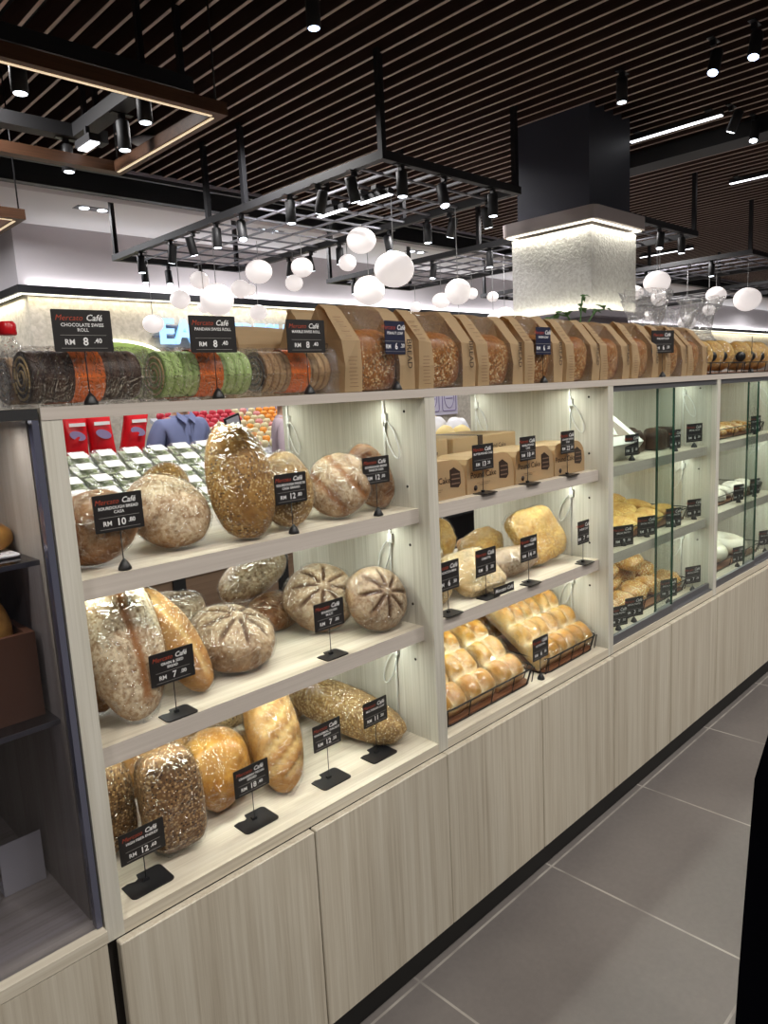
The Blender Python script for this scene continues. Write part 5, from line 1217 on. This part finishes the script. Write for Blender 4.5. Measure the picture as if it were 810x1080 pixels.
# shelf behind with red bags
t = thing('rack', 'low dark rack behind the salad stand carrying the red bags', 'rack', (1.5, 3.4, 0), 0, None, True)
p = MB(); p.box((0.7, 3.12, 1.10), (1.92, 3.42, 1.13)); p.obj('board', 'brownpanel', t)
for x in (0.73, 1.86):
    for y in (3.14, 3.37): p = MB(); p.box((x, y, 0), (x + .03, y + .03, 1.1)); p.obj('leg', 'black', t)
for i, (x, rot) in enumerate(((1.31, -3), (1.485, 4), (1.66, -13), (1.12, 2))):
    t = thing('rice_bag', ['red foil bag standing nearest the end post', 'red foil bag in the middle of the row', 'red foil bag tilted beside the blue shirt shopper', 'red foil bag hidden by the end post'][i], 'bag', (x, 3.28, 1.1305), 0, 'red foil bags behind the salad tubs')
    p = MB(); vs = []; fs = []; n = 16; lv = 9; W_, H_ = .082, .30
    for k in range(lv + 1):
        u = k / lv; dd = .055 * math.sin(PI * min(1, .12 + u * .88)) ** .6 if u < .9 else .008 + .002 * (1 - u)
        ww = W_ * (1 - .12 * math.sin(PI * u)) * (1 if u < .9 else 1.02) * (1 + .10 * noise.noise(Vector((i * 3, u * 9, 0))))
        for q in range(n):
            a = 2 * PI * q / n; ca, sa = math.cos(a), math.sin(a)
            vs.append((ww * (abs(ca) ** .5) * (1 if ca > 0 else -1) + math.tan(R(-rot)) * u * H_, max(dd, .006) * (1 + .35 * noise.noise(Vector((ca * 4 + i * 5, u * 8, sa)))) * (abs(sa) ** .8) * (1 if sa > 0 else -1), .001 + u * H_))
    fs = [(k * n + q, k * n + (q + 1) % n, (k + 1) * n + (q + 1) % n, (k + 1) * n + q) for k in range(lv) for q in range(n)] + [list(range(n - 1, -1, -1)), [lv * n + q for q in range(n)]]
    p.add(vs, fs, 0, True); p.obj('foil', 'redbag', t)
    p = MB(); p.prism([(.048 * math.cos(R(a)), .026 * math.sin(R(a))) for a in range(0, 360, 20)], 'y', -.0595, -.056, 0, Matrix.Translation((math.tan(R(-rot)) * .5 * H_, 0, .15)) @ Matrix.Rotation(R(20), 4, 'Y')); p.obj('emblem', 'lilac', t, 'dark oval emblem')
    p = MB(); p.box((-.045 + math.tan(R(-rot)) * .7 * H_, -.0555, .205), (.05 + math.tan(R(-rot)) * .7 * H_, -.052, .225)); p.obj('stripe', 'white', t, 'white stripe')
# fruit stand
t = thing('fruit_stand', 'slanted fruit stand beyond the blue shirt shopper', 'stand', (3.8, 5.0, 0), 0, None, True)
p = MB(); p.prism([(4.55, .90), (5.45, 1.27), (5.45, 1.31), (4.55, .94)], 'x', 2.9, 4.75); p.obj('slanted_top', 'shelfgrey', t)
p = MB(); p.box((2.95, 4.6, 0), (4.70, 5.4, .88)); p.obj('body', 'brownpanel', t)
fm = {}
for k in ('apple', 'pear', 'pinkapple', 'orangefruit'):
    p = MB(); p.lathe([(.004, .012), (.018, .002), (.034, .02), (.0385, .042), (.032, .064), (.012, .072), (.003, .066)], n=14); p.cyl((0, 0, .062), (.004, 0, .08), .002, 1, 5); fm[k] = p.mesh('fruit', [k, 'cakebrown'])
cnames = {'apple': 'red apple', 'pear': 'pale yellow pear', 'pinkapple': 'pinkish apple', 'orangefruit': 'orange'}
for j in range(9):
    for i in range(19):
        x = 2.96 + i * .094; y = 4.62 + j * .092; sl = (y - 4.55) / .9
        d = i + j * .8
        k = 'apple' if (j >= 6 and i < 9) or (j == 5 and i < 5) else 'orangefruit' if i > 11 and j > 3 else 'pear' if (i + j) % 3 and i < 12 else 'orangefruit' if i in (7, 8, 9) else 'pinkapple'
        o = bpy.data.objects.new({'apple': 'apple', 'pear': 'pear', 'pinkapple': 'apple', 'orangefruit': 'orange'}[k], fm[k]); COL.objects.link(o); o.location = (x, y, .9405 + sl * .37 + .016); o.rotation_euler = (rnd.uniform(-.2, .3), rnd.uniform(-.2, .2), rnd.uniform(0, 6))
        tag(o, cnames[k] + ' on the fruit stand, ' + ORD[j] + ' row up, ' + (ORD[i] if i < 10 else ORD[i - 10] + ' past tenth') + ' along', 'fruit', 'fruit on the slanted stand')
t = thing('price_board', 'tilted grey board with black edge between the fruit and the counter', 'board', (2.90, 4.0, 0), 0)
xf = Matrix.Translation((0, 0, 1.16)) @ Matrix.Rotation(R(-16), 4, 'Y') @ Matrix.Rotation(R(10), 4, 'X')
p = MB(); p.box((-.075, -.012, -.17), (.075, .0, .17), 0, xf); p.obj('frame', 'black', t)
p = MB(); p.box((-.058, -.0145, -.15), (.062, -.0125, .155), 0, xf); p.obj('face', 'shelfgrey', t)
p = MB(); p.cyl((.04, 0, .01), (.04, 0, 1.01), .012); p.lathe([(.14, .001), (.14, .012), (.02, .02)], (.04, 0, 0), n=20); p.obj('pole', 'black', t)
for i, (x, w, zc) in enumerate(((4.62, .105, 1.30), (4.88, .105, 1.30), (5.14, .105, 1.30), (7.88, .16, 1.33), (8.28, .16, 1.33))):
    t = thing('poster', ['lilac poster on the far wall, left one of the three behind the fruit', 'lilac poster on the far wall, middle one of the three behind the fruit', 'lilac poster on the far wall, right one of the three behind the fruit', 'lilac poster seen through the second bay, left one', 'lilac poster seen through the second bay, right one'][i], 'poster', (x, WY + .0795, zc), 0, 'lilac outline posters')
    p = MB(); p.box((-w * 1.25, .0, -.27), (w * 1.25, .02, .27)); p.obj('sheet', 'poster', t)
    p = MB(); ring = rounded(-w, -.21, w, .21, .03, 4); p.tube([(u, -.002, v) for u, v in ring], .008, 0, 5, True)
    p.tube([(w * .7 * math.cos(R(a)), -.002, .0 + .17 * math.sin(R(a))) for a in range(0, 360, 18)], .006, 0, 5, True); p.box((-w * .5, -.004, -.03), (w * .5, -.001, -.015)); p.obj('print', 'lilac', t, 'purple outline drawing')
# white bags on a stand seen through the second bay
t = thing('produce_stand', 'low dark stand with white bags seen through the second bay', 'stand', (6.2, 4.7, 0), 0, None, True)
p = MB(); p.box((5.3, 4.3, .0), (7.4, 5.2, .80)); p.obj('body', 'brownpanel', t); p = MB(); p.box((5.28, 4.28, .8005), (7.42, 5.22, .83)); p.obj('top', 'shelfgrey', t)
M['yellowbag'] = mat('pale_yellow_pack', (.80, .62, .25), .4); M['peach'] = mat('peach_pack', (.78, .58, .42), .5); M['whitebag'] = mat('white_bag', (.85, .84, .86), .35)
for i, (x, y, z, r, m_, lb) in enumerate(((6.04, 4.44, .8305, .135, 'yellowbag', 'pale yellow pack in front of the white bags'), (6.33, 4.44, .8305, .125, 'yellowbag', 'second pale yellow pack in front of the white bags'), (6.18, 4.74, .8305, .20, 'whitebag', 'puffy white plastic bag in the middle of the produce stand'), (6.60, 4.74, .8305, .18, 'whitebag', 'puffy white plastic bag half behind the partition'), (6.42, 5.05, .8305, .20, 'peach', 'peach coloured pack behind the white bags'), (5.92, 5.03, .8305, .20, 'peach', 'peach coloured pack at the post side behind the white bags'))):
    p = MB(); p.ell((0, 0, r * .72), (r, r * .7, r * .75), 0, 28, 18, None, lambda v: v * (1 + .16 * noise.noise(v * 11 + Vector((i * 3, 0, 0)))))
    zmin = min(v[2] for v in p.v); p.v = [(a, b_, c - zmin) for a, b_, c in p.v]
    o = p.obj('produce_bag', m_); o.location = (x, y, z + .0005); tag(o, lb, 'bag', 'bags on the produce stand')
t = thing('low_rack', 'black low rack behind the second bay', 'rack', (3.2, 2.2, 0), 0, None, True)
p = MB(); p.box((2.45, 1.9, .62), (4.6, 2.5, .98), 0, None, .01); p.obj('top_box', 'blackmatte', t)
for x in (2.5, 3.5, 4.5): p = MB(); p.box((x, 1.95, 0), (x + .05, 2.45, .6195)); p.obj('leg', 'black', t)

# ------------------------------------------------------------------ people
def skin_obj(name, chains, mat_, parent, sub=2, label=None):
    verts = []; edges = []; rad = []
    for ch in chains:
        prev = None
        for q in ch:
            if isinstance(q, int): prev = q; continue
            x, y, z, r = q; verts.append((x, y, z)); rad.append(r if isinstance(r, tuple) else (r, r)); i = len(verts) - 1
            if prev is not None: edges.append((prev, i))
            prev = i
    me = bpy.data.meshes.new(name); me.from_pydata(verts, edges, [])
    o = bpy.data.objects.new(name, me); COL.objects.link(o)
    m = o.modifiers.new('s', 'SKIN'); m.use_smooth_shade = True; m.branch_smoothing = .4
    me.update()
    if not me.skin_vertices: me.attributes  # layer is made with the modifier
    import bmesh
    bm = bmesh.new(); bm.from_mesh(me); ly = bm.verts.layers.skin.verify(); bm.verts.ensure_lookup_table()
    for i, v in enumerate(bm.verts): v[ly].radius = rad[i]; v[ly].use_root = (i == 0)
    bm.to_mesh(me); bm.free()
    s2 = o.modifiers.new('d', 'SUBSURF'); s2.levels = sub; s2.render_levels = sub
    dg = bpy.context.evaluated_depsgraph_get(); me2 = bpy.data.meshes.new_from_object(o.evaluated_get(dg))
    bpy.data.objects.remove(o); me2.materials.clear(); me2.materials.append(M[mat_]); me2.polygons.foreach_set('use_smooth', [True] * len(me2.polygons))
    me2.name = name
    return put(name, me2, parent, label, False)
def person(label, loc, rz, scale, top, bottom, robe=False, scarf=False, hand_fwd=.1):
    t = thing('person', label, 'person', loc, rz)
    body = [[(0, 0, .92, (.135, .10)), (0, 0, 1.10, (.125, .092)), (0, -.005, 1.27, (.14, .10)), (0, .0, 1.40, (.075, .06)), (0, -.008, 1.455, .05), (0, -.015, 1.505, (.066, .074)), (0, -.01, 1.57, (.078, .092)), (0, 0, 1.625, (.06, .07))]]
    n = 8
    for s_ in (-1, 1):
        body.append([2, (s_ * .15, .0, 1.345, .06), (s_ * .20, .02, 1.20, .05), (s_ * .225, .03, 1.07, .042), (s_ * .22, -.03 - hand_fwd * .4, .95, .036), (s_ * .21, -.06 - hand_fwd, .86, .027), (s_ * .208, -.075 - hand_fwd, .80, (.036, .018))]); w = n + 5; n += 6
        for k in range(4):
            dx = (-.024 + .016 * k) * s_; L = (.062, .072, .068, .052)[3 - k] if s_ > 0 else (.052, .068, .072, .062)[k]
            body.append([w, (s_ * .208 + dx, -.085 - hand_fwd, .765, .0095), (s_ * .208 + dx, -.10 - hand_fwd, .765 - L * .55, .0085), (s_ * .208 + dx * .9, -.098 - hand_fwd, .765 - L, .007)]); n += 3
        body.append([w, (s_ * .18, -.10 - hand_fwd, .79, .011), (s_ * .178, -.12 - hand_fwd, .755, .009)]); n += 2
    for s_ in (-1, 1):
        body.append([0, (s_ * .09, 0, .84, .095), (s_ * .10, -.005, .62, .075), (s_ * .10, -.01, .47, .056), (s_ * .10, .015, .28, .052), (s_ * .10, .025, .085, .036), (s_ * .105, -.10, .036, (.034, .026))]); n += 6
    bd = skin_obj('body', body, 'skin', t)
    # face
    p = MB(); p.ell((0, -.108, 1.535), (.011, .016, .020), 0, 12, 8); p.obj('nose', 'skin', t)
    for s_ in (-1, 1):
        p = MB(); p.ell((s_ * .030, -.088, 1.558), (.0125, .007, .0075), 0, 12, 8); p.obj('eye', 'eyes', t)
        p = MB(); p.ell((s_ * .076, .002, 1.545), (.010, .02, .028), 0, 12, 8); p.obj('ear', 'skin', t)
    p = MB(); p.ell((0, -.090, 1.497), (.022, .008, .007), 0, 12, 8); p.obj('mouth', 'lips', t)
    if scarf:
        p = MB()
        prof = [(.05, 1.665), (.085, 1.645), (.105, 1.60), (.108, 1.55), (.10, 1.50), (.115, 1.44), (.15, 1.39), (.17, 1.33), (.17, 1.30)]
        vs = []; N = 32; fs = []
        for r, z in prof:
            for k in range(N):
                a = 2 * PI * k / N; x = r * math.cos(a); y = r * 1.02 * math.sin(a) + .012
                if 1.47 < z < 1.62 and y < -.05: y = max(y, -.066)
                vs.append((x, y, z))
        fs = [(i * N + k, i * N + (k + 1) % N, (i + 1) * N + (k + 1) % N, (i + 1) * N + k) for i in range(len(prof) - 1) for k in range(N)] + [list(range(N))]
        p.add(vs, fs, 0, True); p.obj('headscarf', 'blackcloth', t)
    else:
        p = MB(); p.ell((0, .018, 1.60), (.089, .098, .075), 0, 24, 14, None, lambda v: Vector((v.x, v.y, v.z if v.z > -.02 or v.y > .01 else -.02))); p.obj('hair', 'hair', t)
    if robe:
        p = MB(); prof = [(.085, .06, 1.41), (.165, .10, 1.36), (.175, .13, 1.25), (.165, .14, 1.12), (.175, .222, 1.02), (.205, .242, .91), (.225, .243, .74), (.23, .246, .60), (.24, .25, .35), (.25, .26, .03)]
        vs = []; N = 36
        for i, (a_, b_, z) in enumerate(prof):
            for k in range(N):
                an = 2 * PI * k / N; fold = 1 + .035 * math.sin(an * 9 + z * 3) * max(0, (1.0 - z)); vs.append((a_ * fold * math.cos(an), b_ * fold * math.sin(an), z))
        fs = [(i * N + k, i * N + (k + 1) % N, (i + 1) * N + (k + 1) % N, (i + 1) * N + k) for i in range(len(prof) - 1) for k in range(N)]
        p.add(vs, fs, 0, True); p.obj('robe', top, t)
        for s_ in (-1, 1): skin_obj('sleeve', [[(s_ * .13, 0, 1.35, .075), (s_ * .20, .02, 1.20, .066), (s_ * .225, .03, 1.07, .062), (s_ * .22, -.03 - hand_fwd * .4, .95, .06), (s_ * .212, -.055 - hand_fwd * .95, .875, .058)]], top, t)
    else:
        sh = [[(0, 0, .88, (.155, .12)), (0, 0, 1.10, (.15, .115)), (0, -.005, 1.27, (.16, .12)), (0, .0, 1.385, (.10, .08)), (0, -.002, 1.425, (.065, .06))]]
        for s_ in (-1, 1): sh.append([2, (s_ * .155, .0, 1.345, .072), (s_ * .20, .02, 1.20, .062), (s_ * .225, .03, 1.07, .055), (s_ * .222, -.01 - hand_fwd * .2, 1.0, .05)])
        skin_obj('shirt', sh, top, t)
        for s_ in (-1, 1):
            p = MB(); p.add([(s_ * .006, -.085, 1.385), (s_ * .055, -.045, 1.435), (s_ * .072, -.075, 1.395), (s_ * .035, -.118, 1.345)], [(0, 1, 2, 3)], 0); p.add([(s_ * .006, -.089, 1.385), (s_ * .055, -.049, 1.435), (s_ * .072, -.079, 1.395), (s_ * .035, -.122, 1.345)], [(3, 2, 1, 0)], 0); p.obj('collar', top, t)
        p = MB(); p.box((-.006, -.128, 1.0), (.006, -.122, 1.335)); p.obj('placket', top, t)
        tr = [[(0, 0, .92, (.145, .11)), (0, 0, .87, (.14, .11))]]
        for s_ in (-1, 1): tr.append([1, (s_ * .09, 0, .80, .105), (s_ * .10, -.005, .62, .085), (s_ * .10, -.01, .47, .07), (s_ * .10, .015, .28, .066), (s_ * .10, .022, .10, .06)])
        skin_obj('trousers', tr, bottom, t)
        for s_ in (-1, 1):
            p = MB(); p.ell((s_ * .105, -.05, .0365), (.047, .135, .036), 0, 20, 10, None, lambda v: Vector((v.x, v.y, max(v.z, -.036)))); p.obj('shoe', 'black', t)
    t.scale = (scale * (1.0 if robe else 1.10), scale, scale)
    return t
person('person in a blue-grey collared shirt standing behind the salad tubs', (2.16, 3.53, 0), R(8), .965, 'blueshirt', 'blackmatte')
person('person in a mauve shirt seen beside the partition, beyond the fruit board', (2.62, 2.95, 0), R(60), .94, 'pinkshirt', 'blackmatte')
person('person in a long black robe standing close at the right edge', (0.633, -1.018, 0), R(225), 1.0, 'blackcloth', 'blackcloth', True, True, .0)

# ------------------------------------------------------------------ lights
def area(loc, sx, sy, energy, color=(1, 1, 1), rot=(0, 0, 0), spread=180):
    l = bpy.data.lights.new('light', 'AREA'); l.shape = 'RECTANGLE'; l.size = sx; l.size_y = sy; l.energy = energy; l.color = color; l.spread = R(spread)
    o = bpy.data.objects.new('light', l); COL.objects.link(o); o.location = loc; o.rotation_euler = rot; return o
LEDC = (0.93, 1.0, 0.88)
for i in range(4):
    l = POST[i][1]; r0 = POST[i + 1][0]
    for zc in (TB, S1 - 0.0335, S2 - 0.0345):
        area(((l + r0) / 2, 0.125, zc - 0.002), r0 - l - .06, 0.012, 1.15, LEDC)
        area(((l + r0) / 2, 0.49, zc - 0.002), r0 - l - .06, 0.012, 0.75, LEDC)
# ceiling lamps over the customer aisle
for x in (-1.0, 0.4, 1.8, 3.2, 4.8, 6.4):
    for y, e in ((-1.2, 14), (-2.6, 12)):
        area((x, y, 3.05), 0.25, 0.25, e, (1, 0.95, 0.88), (R(12), 0, 0), 140)
# shop side lamps
for x in (0.6, 2.2, 3.8, 5.4, 7.2, 9.2, 11.5, 14.5, 18.0):
    area((x, 2.5, 3.05), 0.3, 0.3, 34, (1, 0.97, 0.95), (0, 0, 0), 150)
for x in (1.8, 4.2, 7.0, 10.0, 13.0, 16.5, 20.0):
    area((x, 5.3, 3.1), 0.5, 0.3, 30, (0.97, 0.97, 1.0), (0, 0, 0), 170)
# cove light below and above the black strip
area((13.0, WY + .055, 2.512), 21.6, 0.03, 32, (1.0, 0.93, 0.72), (R(10), 0, 0))
area((13.0, WY - .02, 2.606), 21.6, 0.03, 48, (0.97, 0.97, 1.0), (R(180), 0, 0))
area((WX + .05, 7.9, 2.512), .03, 3.0, 9, (1.0, 0.93, 0.72))
area((0.7, 7.0, 3.1), .6, .4, 45, (.97, .97, 1.0), (0, 0, 0), 170)  # added fill lamp without a fixture, brightens the walls at far left
area((-0.45, 0.06, 1.416), 0.8, 0.02, 3.0, (1, .95, .85))
# pillar cap and ledge
cx, cy = (PX0 + PX1) / 2, (PY0 + PY1) / 2; w_ = PX1 - PX0 + .1
for sx, sy, ox, oy in ((w_, .02, 0, -(PY1 - PY0) / 2 - .058), (.02, w_, -(PX1 - PX0) / 2 - .058, 0), (w_, .02, 0, (PY1 - PY0) / 2 + .058), (.02, w_, (PX1 - PX0) / 2 + .058, 0)):
    area((cx + ox, cy + oy, 2.408), sx, sy, 1.0, (1.0, 0.96, 0.80)); area((cx + ox, cy + oy, 1.889), sx, sy, 0.6, (1.0, 0.96, 0.75), (R(180), 0, 0))
w = bpy.data.worlds.new('World'); scene.world = w; w.use_nodes = True
w.node_tree.nodes['Background'].inputs[0].default_value = (0.9, 0.92, 1, 1); w.node_tree.nodes['Background'].inputs[1].default_value = 0.035

# ------------------------------------------------------------------ camera
cam = bpy.data.cameras.new('Camera'); co = bpy.data.objects.new('Camera', cam); COL.objects.link(co)
YAW, PIT, ROL = 0.7694, -0.1625, -0.0519
Fv = Vector((math.sin(YAW) * math.cos(PIT), math.cos(YAW) * math.cos(PIT), math.sin(PIT)))
Rv = Vector((math.cos(YAW), -math.sin(YAW), 0)); Uv = Rv.cross(Fv)
R2 = Rv * math.cos(ROL) + Uv * math.sin(ROL); U2 = -Rv * math.sin(ROL) + Uv * math.cos(ROL)
mx = Matrix((R2, U2, -Fv)).transposed().to_4x4(); mx.translation = Vector((-0.397, -1.105, 1.438)); co.matrix_world = mx
cam.sensor_fit = 'VERTICAL'; cam.sensor_height = 36; cam.lens = 764.37 / 1080 * 36; cam.clip_start = 0.02
scene.camera = co
scene.view_settings.view_transform = 'Standard'; scene.view_settings.look = 'None'; scene.view_settings.gamma = 1.0; scene.view_settings.use_curve_mapping = False
scene.view_settings.exposure = 0.0
try:
    scene.cycles.use_denoising = True; scene.cycles.max_bounces = 8; scene.cycles.transparent_max_bounces = 24; scene.cycles.diffuse_bounces = 4; scene.cycles.sample_clamp_indirect = 4.0
    scene.cycles.caustics_reflective = False; scene.cycles.caustics_refractive = False
except Exception: pass
for o in scene.objects:
    if 'worldbuilt' in o: del o['worldbuilt']
